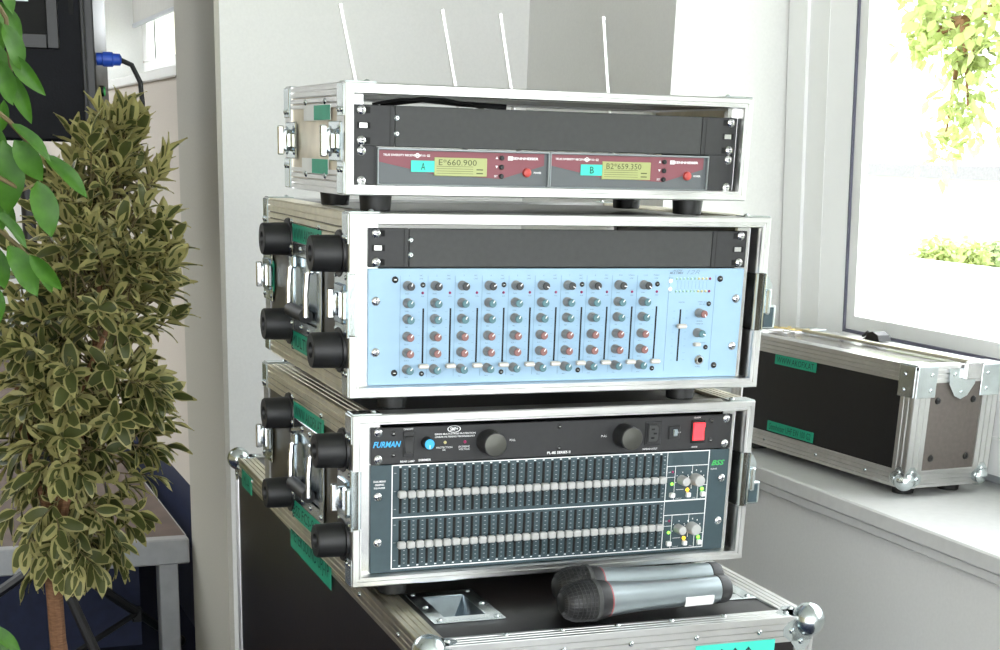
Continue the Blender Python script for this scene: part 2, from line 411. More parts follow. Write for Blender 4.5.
# ------------------------------------------------------------------ rack cases
def rack_case(label, origin, rz, W, H, D, kind, tapes, footh):
    t = thing('rack_case', label, 'rack case', origin, R(rz), 'flight cased racks in the stack')
    cut = None if kind == 'T' else (H*.34, H*.68)
    rim_bars(t, W, H, 0, -1, cut, .9 if kind == 'T' else .97)
    rim_bars(t, W, H, D, 1)
    em = 'alu' if kind == 'T' else 'alu_olive_reflect'
    bw = .026 if kind == 'T' else .033
    for sx in (-1, 1):
        for sz in (-1, 1): edge_profile(MB(), W, H, .030, D-.030, sx, sz, bw, 4).build('edge_profile', em, t)
    sp = 'alu_side_lit' if kind == 'T' else 'side_brown'
    for x in (.0018, W-.0088): quick((x, .004, .0132), (x+.007, D-.004, H-.0132), 'side_panel', sp, t)
    quick((.0035, .031, H-.0105), (W-.0035, D-.031, H-.0036), 'top_panel', 'phenolic', t)
    quick((.0035, .031, .0036), (W-.0035, D-.031, .0105), 'bottom_panel', 'phenolic', t)
    # rack rails with slots, behind the panel ears
    xo = (W-.4826)/2
    for x in (xo-.006, W-xo-.012): 
        b = MB().box((.0128 if x < .1 else x, .0145, .0120), (x+.018, .0165, H-.0120)); b.box((x+(.0 if x < .1 else .016), .0165, .0135), (x+(.002 if x < .1 else .018), .05, H-.0135))
        b.build('rack_rail', 'steel', t)
    # corner plates with rivets on the side and top edges
    for yy in (.0, D-.026):
        for zz in (.0, H-.036):
            c = quick((-.0016, yy+.001, zz+.001), (.0, yy+.025, zz+.035), 'corner_plate', 'zinc', t, .0008)
            rivets(c, [(-.0016, yy+.007, zz+(.008 if zz else .027)), (-.0016, yy+.018, zz+(.008 if zz else .027))], SIDE)
        for xx in (.001, W-.037):
            c = quick((xx, yy+.001, H), (xx+.036, yy+.025, H+.0014), 'corner_plate', 'zinc', t, .0006)
            rivets(c, [(xx+(.028 if xx < .1 else .008), yy+.012, H+.0014)], TOP)
    rivets(t, [(0, y, z) for y in (D*.3, D*.62) for z in (bw*.72, H-bw*.72)], SIDE)
    for x in ((.050, W-.055) if kind == 'T' else (.065, W-.085)):
        for y in (.045, D-.05): put('rubber_foot', FOOT, t, (x, y, 0)).scale = (1, 1, footh/.018)
    if kind == 'T':
        latch(t, .034, H*.48, .042, .046); latch(t, D-.034, H*.48, .042, .046)
        for (y, z) in ((.112, .087), (.122, .0285)):
            tp = quick((-.0004, y-.058, z-.0085), (.0, y+.058, z+.0085), 'worn_label', 'mic_white', t)
            quick((-.0006, y-.056, z-.008), (-.0004, y+.012, z+.008), 'label_tape', 'tape', tp)
        MB().cyl((W, .05, H*.45), (W+.014, .05, H*.45), .008).build('latch_stub', 'zinc', t)
        return t
    # side with feet, sprung handle and latches
    for y in (.036, D-.150 if False else .302):
        for z in (H*.25, H*.775): put('rubber_foot', SFOOT, t, (0, y, z)); MB().lathe((0, y, z), (-1, 0, 0), [(.027, 0), (.026, .003)], 20).build('foot_washer', 'black', t)
    hd = bpy.data.objects.new('handle', None); col.objects.link(hd); hd.parent = t; hd.location = (0, .205, H*.5)
    b = MB(); a, c = .082, .056
    for q in (((-.003, -a, -c), (0, -a+.017, c)), ((-.003, a-.017, -c), (0, a, c)), ((-.003, -a+.017, c-.017), (0, a-.017, c)), ((-.003, -a+.017, -c), (0, a-.017, -c+.017))): b.box(*q, .0008)
    b.build('handle_plate', 'zinc', hd)
    MB().box((.0015, -.064, -.038), (-.0008, .064, .038)).build('handle_dish', 'dish_steel', hd)
    b = MB().cyl((-.011, -.042, -.027), (-.011, .042, -.027), .009); b.build('handle_grip', 'rubber', hd)
    for y in (-.047, .047): MB().tube([(-.003, y, .030), (-.010, y, .024), (-.012, y, 0), (-.012, y, -.028)], .0038).build('handle_arm', 'steel', hd)
    for y in (-.047, .047): MB().box((-.010, y-.010, .024), (-.003, y+.010, .040), .002).build('handle_hinge', 'zinc', hd)
    rivets(hd, [(-.003, sy*(a-.008), sz*(c-.008)) for sy in (-1, 1) for sz in (-1, 1)]+[(-.003, y, -c+.008) for y in (-.02, .02)]+[(-.003, y, c-.008) for y in (-.02, .02)], SIDE)
    lz = H*.51; lh = H*.34
    latch(t, .028, lz, lh*1.06, .056); latch(t, D-.028, lz, lh*1.0, .056)
    latch(t, .028, lz, lh, .052, W, 1)
    # latch seats filling the cut in the front rim
    for x0, x1 in ((.0006, .0125), (W-.0125, W-.0006)): quick((x0, .004, cut[0]), (x1, .030, cut[1]), 'latch_seat', 'zinc', t, .001)
    # keeper of the right latch sticking out at the side
    MB().prism([(W, .012, lz+.022), (W+.010, .012, lz+.030), (W+.016, .012, lz+.020), (W+.016, .012, lz-.004), (W, .012, lz-.004)], (0, .014, 0)).build('latch_keeper', 'zinc', t)
    lk = MB().box((W, .004, lz-.034), (W+.020, .030, lz-.004), .002).build('latch_keeper', 'zinc', t); quick((W+.003, .0025, lz-.031), (W+.0155, .0042, lz-.007), 'keeper_recess', 'eq_panel', lk)
    for tp in tapes: label_tape(t, -.0005, *tp)
    return t
OM, OB, OT = (.4823, 1.6284, 1.1747), (.4847, 1.6214, .9488), (.478, 1.6305, 1.3995)
AM, AB, AT = -1.585, -.54, .10
WM, HM, DM, HB, DB = .5344, .2067, .4572, .2078, .4606
WTT, HTT, DTT = .5098, .1177, .261
rack_case('silver rack case with light blue mixer, in the middle of the stack', OM, AM, WM, HM, DM, 'M',
    [(.2, .169, .150, .023, 'WWW.AKOFX.AT'), (.215, .034, .150, .023, 'MULTIMIX'), (.405, .105, .022, .040, 'M')], .0180)
rack_case('silver rack case with graphic equaliser, lowest of the stack', OB, AB, WM, HB, DB, 'B',
    [(.2, .169, .150, .023, 'WWW.AKOFX.AT'), (.215, .034, .150, .023, 'BSS FCS-960')], .0215)
rack_case('shallow silver rack case with radio receivers, topmost of the stack', OT, AT, WTT, HTT, DTT, 'T', [], .0180)

def device(name, label, cat, org, rz, W, zb, rec=.0109, group=None):
    """root at the lower left corner of a 19 inch panel seated in a rack case"""
    xo = (W-.4826)/2; a = R(rz); v = Matrix.Rotation(a, 3, 'Z') @ Vector((xo, rec, zb))
    return thing(name, label, cat, Vector(org)+v, a, group)
U = .04445
def panel_screws(t, zs, xs=(.0089, .4737)):
    for x in xs:
        for z in zs: put('screw', SCREW, t, (x, 0, z))
def wing_panel(label, org, rz, W, zb):
    t = device('blank_panel', label, 'rack panel', org, rz, W, zb, group='blank rack panels')
    quick((.048, 0, .0006), (.4826-.048, .003, U-.0006), 'panel', 'rack_grey', t, .0008)
    for x0, x1, sx in ((0, .0478, 1), (.4348, .4826, -1)):
        e = quick((x0, 0, .0006), (x1, .003, U-.0006), 'ear', 'rack_black', t, .0008)
        xs = .042 if sx > 0 else .4826-.042
        quick((xs-.0002, -.0003, .001), (xs+.0002, 0, U-.001), 'joint', 'hole', e)
        for z in (.0064, .0222, .0381):
            c = .0115 if sx > 0 else .4826-.0115
            b = MB().box((c-.0075, -.0003, z-.0033), (c+.0075, 0, z+.0033)); b.build('slot', 'hole', e)
            if abs(z-.0222) < .001: quick((c-.005, -.0006, z-.0026), (c+.004, -.0003, z+.0026), 'rail_glint', 'steel', e)
        if sx > 0: rivets(e, [(.050, 0, .0145), (.050, 0, .031)], me=RIVET, name='wing_screw')
    panel_screws(t, (.0064, .0381)); return t
wing_panel('dark grey blank panel above the light blue mixer', OM, AM, WM, .1459)
wing_panel('dark grey blank panel above the two radio receivers', OT, AT, WTT, .0514)

# ------------------------------------------------------------------ mixer
t = device('rack_mixer', 'light blue rack mixer with rows of small knobs and faders', 'mixer', OM, AM, WM, .0125)
PH = 3*U
quick((0, 0, .0004), (.4826, .003, PH-.0006), 'front_panel', 'mixer_blue', t, .0006)
quick((.02, .003, .004), (.4626, .20, PH-.004), 'chassis', 'rack_grey', t)
panel_screws(t, (.0385, .0965))
def knob_mesh(cap):
    b = MB().lathe((0, 0, 0), (0, -1, 0), [(.0056, 0), (.0056, .003), (.0050, .0035), (.0046, .0145), (.0042, .0150)], 14)
    return b.mesh('knob', 'knob_grey')
KN = knob_mesh(0)
CAPS = {}
for c in ('cap_dark', 'cap_teal', 'cap_red'):
    CAPS[c] = MB().lathe((0, -.0149, 0), (0, -1, 0), [(.0046, -.002), (.0045, .0008), (.0039, .0013)], 14).slot(1).box((-.0006, -.0166, .0006), (.0006, -.0160, .0040)).mesh('knob_cap', [c, 'white'])
def knob(x, z, cap, ang=0.):
    k = put('knob', KN, t, (x, 0, z)); put('knob_cap', CAPS[cap], k, (0, 0, 0), (0, R(ang), 0))
FC = MB().box((-.0016, -.006, -.0012), (.0016, .001, .0012)).slot(1).box((-.0058, -.011, -.0026), (.0058, -.005, .0026), .0008).slot(2).box((-.0058, -.0113, -.0004), (.0058, -.0109, .0004)).mesh('fader_cap', ['black', 'fader_beige', 'white'])
SL = MB().box((-.0010, -.0003, -.0315), (.0010, .0001, .0315)).mesh('fader_slot', 'hole')
LEDS = {c: MB().lathe((0, 0, 0), (0, -1, 0), [(.0017, 0), (.0014, .0010), (.0006, .0015)], 8).mesh('led', c) for c in ('led_off_r', 'led_off_g', 'led_off_y', 'led_green', 'led_orange', 'led_yellow')}
LINE = MB().box((-.0002, -.0003, 0), (.0002, 0, .116)).mesh('channel_line', 'mixer_line')
rows = (.1138, .0943, .0762, .0564, .0376, .0184); caps = ('cap_dark', 'cap_teal', 'cap_teal', 'cap_red', 'cap_red', 'cap_teal')
names = ('GAIN', 'HIGH', 'MID', 'AUX 1', 'AUX 2', 'PAN')
for i in range(10):
    x = .0466+i*.03325
    put('channel_line', LINE, t, (x-.0085, 0, .009))
    for j, z in enumerate(rows):
        knob(x, z, caps[j], rnd.uniform(25, 45) if j else (20, 35, 40, 60, 40, 120, 120, 150, 100, 130)[i])
        text(names[j], t, x-.0005, z-.0092, .0014, 'print_grey')
    sx = x+.0195
    put('fader_slot', SL, t, (sx, 0, .0565)); put('fader_cap', FC, t, (sx-.001, 0, .0225))
    put('led', LEDS['led_off_r'], t, (sx-.001, 0, .1055)); text('PEAK', t, sx-.001, .1015, .0012, 'print_grey')
    text('MIC' if i < 8 else 'STEREO', t, sx-.003, .1250, .0016, 'print_grey'); text('LINE', t, sx-.003, .1215, .0016, 'print_grey')
    text(str(i+1) if i < 8 else ('9/10', '11/12')[i-8], t, x+.002, .1250, .0018, 'print_grey')
    if i in (0, 3, 6, 9): put('screw', DSCREW, t, (sx-.001, 0, .1145)); put('screw', DSCREW, t, (sx-.001, 0, .0130))
    b = MB()
    for q in range(7): b.box((sx-.0062, -.0002, .030+q*.009-.0002), (sx-.0040, 0, .030+q*.009+.0002))
    b.build('fader_scale', 'mixer_line', t, smooth=0)
put('channel_line', LINE, t, (.3805-.0, 0, .009)); put('channel_line', LINE, t, (.4435, 0, .009)).scale = (1, 1, 1)
put('fader_slot', SL, t, (.3984, 0, .0525)); put('fader_cap', FC, t, (.3974, 0, .0645))
b = MB()
for q in range(8):
    for dx in (-.0085, .0085): b.box((.3984+dx-.0014, -.0002, .0225+q*.0085-.0002), (.3984+dx+.0014, 0, .0225+q*.0085+.0002))
b.build('fader_scale', 'mixer_line', t, smooth=0)
text('MASTER', t, .399, .0925, .0016, 'print_grey')
knob(.4235, .0795, 'cap_red', 150); knob(.4230, .0556, 'cap_teal', 110)
text('STEREO AUX', t, .4275, .0928, .0015, 'print_grey'); text('RETURN', t, .4275, .0898, .0015, 'print_grey')
text('PHONES', t, .4255, .0695, .0015, 'print_grey'); text('MONITOR', t, .4255, .0662, .0015, 'print_grey')
MB().box((-.0042, -.007, -.0022), (.0042, 0, .0022), .0008).build('push_switch', 'fader_beige', t, (.4225, 0, .0415))
text('MONO', t, .4325, .0430, .0015, 'print_grey')
b = MB().lathe((.4285, 0, .0220), (0, -1, 0), [(.0062, 0), (.0062, .002), (.0045, .004), (.0034, .004), (.0034, .001)], 18, cap=False); b.build('headphone_jack', 'steel', t)
MB().cyl((.4285, -.0012, .0220), (.4285, 0, .0220), .0034).build('jack_hole', 'hole', t); text('PHONES', t, .4275, .0135, .0013, 'print_grey')
for r_, z in enumerate((.1207, .1056)):
    for q in range(10): put('led', LEDS['led_off_g' if q < 6 else 'led_off_y' if q < 9 else 'led_off_r'], t, (.3905+q*.00503, 0, z))
b = MB()
for q in range(9): b.box((.3915+q*.005, -.0002, .1085), (.3917+q*.005, 0, .1180))
b.build('meter_lines', 'mixer_line', t, smooth=0)
for z in (.1180, .1085): put('led', LEDS['led_yellow'], t, (.3822, 0, z)).scale = (1.3, 1, 1.3)
text('POWER', t, .3822, .1216, .0013, 'print_grey'); text('PFL', t, .3822, .1045, .0013, 'print_grey')
text('ALESIS', t, .3905, .1305, .0022, 'print_grey', .013, shear=.35); text('MULTIMIX', t, .3895, .1275, .0028, 'print_grey', .019, shear=.35, bold=.01)
text('12R', t, .4120, .1285, .0050, 'mixer_line', .018, shear=.35)
for q in ((.0316, .1205), (.0316, .0145), (.4495, .1205), (.4500, .0150)): put('screw', DSCREW, t, (q[0], 0, q[1])).scale = (1.25,)*3
put('screw', DSCREW, t, (.4365, 0, .0905)); put('screw', DSCREW, t, (.4365, 0, .0375))

# ------------------------------------------------------------------ graphic equaliser
t = device('graphic_equaliser', 'dark slate graphic equaliser with two rows of white sliders', 'equaliser', OB, AB, WM, .0127)
quick((0, 0, .0004), (.4826, .003, PH-.0006), 'front_panel', 'eq_panel', t, .0006)
quick((.02, .003, .004), (.4626, .22, PH-.004), 'chassis', 'rack_grey', t)
panel_screws(t, (.0385, .095))
ES = MB().box((-.0014, -.0003, -.0275), (.0014, .0001, .0275)).slot(1).box((.0016, -.00025, -.0275), (.0022, 0, .0275)).mesh('slider_slot', ['hole', 'black'])
EC = MB().box((-.0014, -.005, -.0015), (.0014, .001, .0015)).slot(1).box((-.0050, -.012, -.0043), (.0050, -.0045, .0043), .0014).mesh('slider_cap', ['black', 'eq_knob'])
for r_, (zc, sc) in enumerate(((.0980, .1005), (.0362, .0372))):
    for i in range(31):
        x = .0368+i*.011575
        put('slider_slot', ES, t, (x, 0, sc)); put('slider_cap', EC, t, (x, 0, zc+rnd.uniform(-.0002, .0002)))
    b = MB()
    for i in range(31):
        x = .0368+i*.011575+.0058
        for q in range(11): b.box((x-.0011, -.0002, sc-.026+q*.0052-.0004), (x+.0011, 0, sc-.026+q*.0052+.0004))
    for dz in (.022, 0, -.022): b.box((.0290, -.0002, sc+dz-.0004), (.0318, 0, sc+dz+.0004)); b.box((.3880, -.0002, sc+dz-.0004), (.3905, 0, sc+dz+.0004))
    b.build('slider_scale', 'rx_edge', t, smooth=0)
    b = MB(); zz = sc+.0295 if r_ == 0 else sc-.0295
    for i in range(31): x = .0368+i*.011575; b.box((x-.0013, -.0002, zz-.0006), (x+.0013, 0, zz+.0006))
    b.build('frequency_marks', 'white', t, smooth=0)
def rect(bm, x0, z0, x1, z1, w=.0005):
    for a, c in (((x0, z0), (x1, z0)), ((x0, z1), (x1, z1)), ((x0, z0), (x0, z1)), ((x1, z0), (x1, z1))):
        bm.box((a[0]-w, -.0003, a[1]-w), (c[0]+w, 0, c[1]+w))
b = MB(); rect(b, .0266, .0048, .4530, .1320, .0006); b.box((.0266, -.0003, .0676), (.4530, 0, .0688)); b.box((.3930, -.0003, .0048), (.3936, 0, .1320)); b.build('outline', 'white', t, smooth=0)
for z0 in (.0690, .0050):
    z0 -= .0; b = MB(); rect(b, .3936, z0, .4528, z0+.0445, .0004); b.box((.4055, -.0003, z0), (.4060, 0, z0+.0445)); b.box((.4300, -.0003, z0+.014), (.4305, 0, z0+.0445))
    b.box((.3936, -.0003, z0+.030), (.4055, 0, z0+.0304)); rect(b, .4400, z0, .4525, z0+.0185, .0003); b.box((.4085, -.0003, z0+.0135), (.4195, 0, z0+.0139)); b.build('outline', 'white', t, smooth=0)
    put('led', LEDS['led_off_r'], t, (.4020, 0, z0+.037)); put('led', LEDS['led_green'], t, (.4022, 0, z0+.0215)).scale = (1.3,)*3
    MB().box((-.0032, -.006, -.0030), (.0032, 0, .0030), .0008).build('push_switch', 'white', t, (.4020, 0, z0+.0075))
    put('led', LEDS['led_orange'], t, (.4250, 0, z0+.0130)).scale = (1.5,)*3; put('led', LEDS['led_green'], t, (.4462, 0, z0+.0130)).scale = (1.5,)*3
    for x in (.4252, .4464): MB().box((-.0028, -.006, -.0030), (.0028, 0, .0030), .0008).build('push_switch', 'white', t, (x, 0, z0+.0070))
    for x, r in ((.4150, .0062), (.4345, .0080)):
        MB().lathe((0, 0, 0), (0, -1, 0), [(r, 0), (r*.97, .010), (r*.9, .0145), (r*.8, .0152)], 20).build('knob', 'eq_knob', t, (x, 0, z0+.0265))
    b = MB()
    for q in range(7):
        a = R(-110+q*36); b.box((.4365+.0115*math.sin(a)-.0005, -.0002, z0+.0265+.0115*math.cos(a)-.0009), (.4365+.0115*math.sin(a)+.0005, 0, z0+.0265+.0115*math.cos(a)+.0009))
    for q in range(5):
        a = R(-110+q*55); b.box((.4165+.0095*math.sin(a)-.0005, -.0002, z0+.0265+.0095*math.cos(a)-.0006), (.4165+.0095*math.sin(a)+.0005, 0, z0+.0265+.0095*math.cos(a)+.0006))
    b.build('knob_marks', 'white', t, smooth=0)
    text('LOW CUT', t, .4130, z0+.0022, .0013, 'white'); text('GAIN', t, .4350, z0+.0022, .0013, 'white'); text('EQ IN', t, .4462, z0+.0022, .0013, 'white'); text('CLIP', t, .3975, z0+.037, .0013, 'white')
text('BSS', t, .4665, .1155, .0068, 'bss_green', .019, shear=.3, bold=.03); text('AUDIO', t, .4610, .1075, .0018, 'white', .009)
for q, s_ in enumerate(('DUAL MONO', 'GRAPHIC', 'EQUALISER')): text(s_, t, .0110-(.0015, .0028, .0012)[q]*0, .1135-q*.0040, .0024, 'white', (.0150, .0115, .0140)[q], bold=.02)

# ------------------------------------------------------------------ power conditioner
t = device('power_conditioner', 'black rack power conditioner with red lit switch, above the equaliser', 'power conditioner', OB, AB, WM, .1462)
quick((0, 0, .0004), (.4826, .003, U-.0006), 'front_panel', 'rack_black', t, .0006)
quick((.02, .003, .003), (.4626, .18, U-.003), 'chassis', 'rack_black', t)
panel_screws(t, (.0066, .0386))
Z = lambda z: z-.1462
for x, z in ((.0277, .1828), (.0277, .1575), (.2412, .1834), (.2416, .1569), (.4527, .1828), (.4528, .1579)): put('screw', DSCREW, t, (x, 0, Z(z)))
text('FURMAN', t, .0198, Z(.1703), .0072, 'cyan', .0345, shear=.3, bold=.02)
b = quick((.0393, -.0015, Z(.1541)), (.0533, 0, Z(.1852)), 'switch_bezel', 'rack_black', t, .001)
MB().prism([(.0415, -.0015, Z(.1590)), (.0415, -.0050, Z(.1600)), (.0415, -.0022, Z(.1692)), (.0415, -.0028, Z(.1790)), (.0415, -.0015, Z(.1796))], (.0096, 0, 0)).build('rocker_switch', 'black', t)
text('ON/OFF', t, .0460, Z(.1877), .0022, 'white', .012); text('REAR LAMP', t, .0455, Z(.1490), .0023, 'white', .018, bold=.01); text('DIMMER', t, .0672, Z(.1498), .0026, 'white', .0155, bold=.02)
k = MB().lathe((0, 0, 0), (0, -1, 0), [(.0072, 0), (.0070, .011), (.0062, .012)], 18).slot(1).lathe((0, -.012, 0), (0, -1, 0), [(.0062, 0), (.0056, .0008)], 18).slot(2).box((-.0004, -.0134, -.005), (.0004, -.0128, -.001)).build('knob', ['black', 'cyan', 'white'], t, (.0690, 0, Z(.1706)))
b = MB(); n = 28
for i in range(n):
    a0, a1 = 2*math.pi*i/n, 2*math.pi*(i+1)/n
    P = [(.1035+r*1.0*math.cos(a), -.0003, Z(.1856)+r*.5*math.sin(a)) for r, a in ((.0085, a0), (.0085, a1), (.0073, a1), (.0073, a0))]; b.add(P, [(0, 1, 2, 3)])
b.build('oval_badge', 'white', t, smooth=0); text('SMP+', t, .1035, Z(.1856), .0042, 'white', .010, bold=.02)
text('SERIES MULTI-STAGE PROTECTION', t, .1050, Z(.1800), .0020, 'white', .052, bold=.01); text('LINEAR FILTERING TECHNOLOGY', t, .1050, Z(.1766), .0020, 'white', .051, bold=.01)
put('led', LEDS['led_off_y'], t, (.0925, 0, Z(.1698))).scale = (1.2,)*3; put('led', LEDS['led_off_r'], t, (.1178, 0, Z(.1695))).scale = (1.2,)*3
text('PROTECTION', t, .0915, Z(.1638), .0022, 'white', .020); text('OK', t, .0912, Z(.1608), .0020, 'white'); text('EXTREME', t, .1168, Z(.1638), .0022, 'white', .014); text('VOLTAGE', t, .1168, Z(.1608), .0022, 'white', .014)
for x in (.1475, .3285):
    k = MB().lathe((0, 0, 0), (0, -1, 0), [(.0148, 0), (.0150, .004), (.0145, .025), (.0135, .026)], 40).slot(1).lathe((0, -.026, 0), (0, -1, 0), [(.0135, 0), (.0015, .0012)], 40)
    k.build('lamp_knob', ['rack_black', 'knob_spun'], t, (x, 0, Z(.1690)))
text('PULL', t, .1795, Z(.1692), .0026, 'white', .0075); text('PULL', t, .3020, Z(.1692), .0026, 'white', .0075)
text('PL-8E SERIES II', t, .2415, Z(.1512), .0032, 'white', .031, bold=.02)
# mains outlet
x, z = .3695, Z(.1700)
quick((x-.0110, -.0015, z-.0150), (x+.0115, 0, z+.0150), 'outlet_plate', 'rack_black', t, .0008)
MB().prism([(x-.0085, -.0030, z-.0125), (x+.0045, -.0030, z-.0125), (x+.0085, -.0030, z-.0085), (x+.0085, -.0030, z+.0085), (x+.0045, -.0030, z+.0125), (x-.0085, -.0030, z+.0125)], (0, .0018, 0)).build('outlet_rim', 'black', t)
MB().prism([(x-.0065, -.0034, z-.0100), (x+.0035, -.0034, z-.0100), (x+.0065, -.0034, z-.0070), (x+.0065, -.0034, z+.0070), (x+.0035, -.0034, z+.0100), (x-.0065, -.0034, z+.0100)], (0, .0006, 0)).build('outlet_face', 'rack_grey', t)
for dx, dz in ((-.0012, .0055), (.0020, 0), (-.0012, -.0055)): quick((x+dx-.0022, -.0038, z+dz-.0010), (x+dx+.0022, -.0033, z+dz+.0010), 'pin_hole', 'hole', t)
text('SWITCHED OUTLET', t, .3670, Z(.1502), .0022, 'white', .021)
x = .3995; quick((x-.0080, -.0022, z-.0085), (x+.0080, 0, z+.0085), 'breaker_bezel', 'rack_black', t, .001)
quick((x-.0035, -.0060, z-.0045), (x+.0035, 0, z+.0050), 'breaker_button', 'dish_steel', t, .0012); text('15 A', t, x+.0060, z, .0020, 'white', y=-.0026)
x = .4335; quick((x-.0098, -.0022, z-.0145), (x+.0098, 0, z+.0145), 'switch_bezel', 'black', t, .001)
MB().prism([(x-.0076, -.0020, z-.0112), (x-.0076, -.0046, z-.0105), (x-.0076, -.0030, z+.0005), (x-.0076, -.0062, z+.0108), (x-.0076, -.0020, z+.0112)], (.0152, 0, 0)).build('rocker_switch', 'lit_red', t)
text('ON/OFF', t, x-.002, Z(.1875), .0020, 'white', .0095); text('POWER', t, x-.003, Z(.1500), .0020, 'white', .0085)

# ------------------------------------------------------------------ radio receivers in their tray
t = device('rack_tray', 'black rack tray with ears holding the two radio receivers', 'rack tray', OT, AT, WTT, .0089)
quick((.0145, .0, .0), (.4465, .19, .0012), 'tray_floor', 'rack_black', t); 
for x0, x1 in ((0, .0248), (.4483, .4826)): quick((x0, 0, .0006), (x1, .003, U-.0006), 'ear', 'rack_black', t, .0008)
for x in (.0246, .4464): quick((x, .0, .0006), (x+.002, .12, U-.0006), 'tray_cheek', 'rack_black', t)
panel_screws(t, (.0064, .0381))
def receiver(letter, freq, x0):
    t = device('radio_receiver', 'half rack radio receiver with red and grey front, tape marked %s' % letter, 'receiver', OT, AT, WTT, .0105, .0109, 'half width radio receivers')
    c = Vector((x0, 0, 0)); w_, h_ = .2095, .0405
    m3 = Matrix.Rotation(R(AT), 3, 'Z'); t.location = t.location+m3 @ c
    quick((.001, .004, .0005), (w_-.001, .19, h_-.0005), 'chassis', 'rx_body', t)
    b = MB()
    for a, d in (((0, 0), (w_, .0022)), ((0, h_-.0022), (w_, h_)), ((0, 0), (.0018, h_)), ((w_-.0018, 0), (w_, h_))): b.box((a[0], -.003, a[1]), (d[0], .004, d[1]), .0006)
    b.build('bezel', 'rx_edge', t)
    quick((.0018, .001, .0022), (w_-.0018, .004, h_-.0022), 'face', 'rx_grey', t)
    zt = h_-.0022
    b = MB().prism([(.003, .0004, zt-.0005), (.003, .0004, .0255), (.066, .0004, .0135), (.150, .0004, .0095), (w_-.006, .0004, .0250), (w_-.006, .0004, zt-.0005)], (0, .0005, 0)); b.build('red_field', 'rx_red', t)
    text('TRUE DIVERSITY RECEIVER', t, .0275, .0330, .0022, 'white', .040, y=-.0002, bold=.02)
    text('ew', t, .0500, .0330, .0024, 'white', y=-.0002, bold=.02); MB().lathe((.0480, .0002, .0330), (0, -1, 0), [(.0026, 0), (.0026, .0001), (.0018, .0001)], 14, cap=False).build('badge', 'white', t)
    text('100', t, .0555, .0330, .0022, 'white', y=-.0002); text('G2', t, .0610, .0330, .0024, 'white', y=-.0002, bold=.02)
    tp = label_tape(t, .0545, -.0001, .0215, .0285, .0122, letter, 'tape_bright', 'front', .62, 'letter_tape', .18)
    quick((.0680, -.0012, .0115), (.1320, .001, .0315), 'display', 'lcd', t, .0006)
    text(freq, t, .0960, .0265, .0066, 'lcd_ink', .046, y=-.0015, bold=.0)
    b = MB()
    for z in (.0150, .0190): b.box((.1190, -.0014, z-.0006), (.1270, -.0011, z+.0006))
    for z in (.0145, .0170, .0195, .0220): b.box((.0705, -.0014, z-.0002), (.1150, -.0011, z+.0002))
    b.build('display_segments', 'lcd_ink', t, smooth=0)
    for z in (.0325, .0225, .0125): MB().lathe((.1500, .001, z), (0, -1, 0), [(.0028, 0), (.0027, .003), (.0020, .0036)], 14).build('button', 'rx_body', t)
    b = MB().add([(.1425, 0, .0312), (.1459, 0, .0312), (.1442, 0, .0342)], [(0, 1, 2)]).add([(.1425, 0, .0240), (.1459, 0, .0240), (.1442, 0, .0210)], [(0, 1, 2)]); b.build('arrow_marks', 'white', t, smooth=0)
    text('SET', t, .1435, .0125, .0022, 'white', y=-.0002, bold=.02)
    b = MB(); b.box((.1580, -.0001, .0300), (.1640, .0002, .0345)); b.build('logo_block', 'white', t, smooth=0)
    text('S', t, .1610, .0322, .0032, 'rx_red', y=-.0003, shear=.3); text('SENNHEISER', t, .1800, .0323, .0028, 'white', .0320, y=-.0002, bold=.03)
    MB().lathe((.1820, .001, .0170), (0, -1, 0), [(.0052, 0), (.0052, .0012), (.0046, .004), (.0030, .0048)], 20).build('power_button', 'btn_red', t)
    text('POWER', t, .1955, .0170, .0022, 'white', .0095, y=-.0002, bold=.02)
    return t
rxA = receiver('A', 'E*660.900', .0268); rxB = receiver('B', 'B2*659.350', .2368)
inv = {}
def antenna(rx, u, v, ut, vt):
    y = OT[1]+DTT+.02
    p = at_y(u, v, y); q = at_y(ut, vt, y); d = (q-p); s = q+(p-q)*((q.z-1.432)/(q.z-p.z)); mi = Matrix.Translation(rx.location) @ Matrix.Rotation(R(AT), 4, 'Z'); mi = mi.inverted()
    a, c = mi @ s, mi @ q
    b = MB().cyl(a, a+(c-a)*.12, .0045).cyl(a+(c-a)*.12, a+(c-a)*.55, .0030, .0028, 8).cyl(a+(c-a)*.55, a+(c-a)*.985, .0025, .0023, 8).lathe(c-(c-a)*.02, c-a, [(.0030, 0), (.0030, .004), (.001, .005)], 8)
    b.build('antenna', 'antenna', rx)
    MB().cyl((a.x, .188, a.z), (a.x, a.y-.004, a.z), .0055).sphere(a, .0075, 10, 6).build('antenna_socket', 'steel', rx)
antenna(rxA, 351, 60, 340, 4); antenna(rxA, 453, 75, 442, 10); antenna(rxB, 509, 78, 500, 14); antenna(rxB, 607, 84, 603, 17)
cb = thing('antenna_cable', 'black cable bundle lying on top of the blank panel inside the top rack', 'cable', (OT[0], OT[1], OT[2]))
b = MB(); b.tube([(.05, .06, .097), (.08, .05, .103), (.13, .045, .1045), (.17, .06, .100), (.20, .10, .098)], .0016); b.tube([(.07, .09, .098), (.11, .06, .104), (.16, .07, .101), (.21, .05, .099)], .003); b.build('cable', 'cable_black', cb)

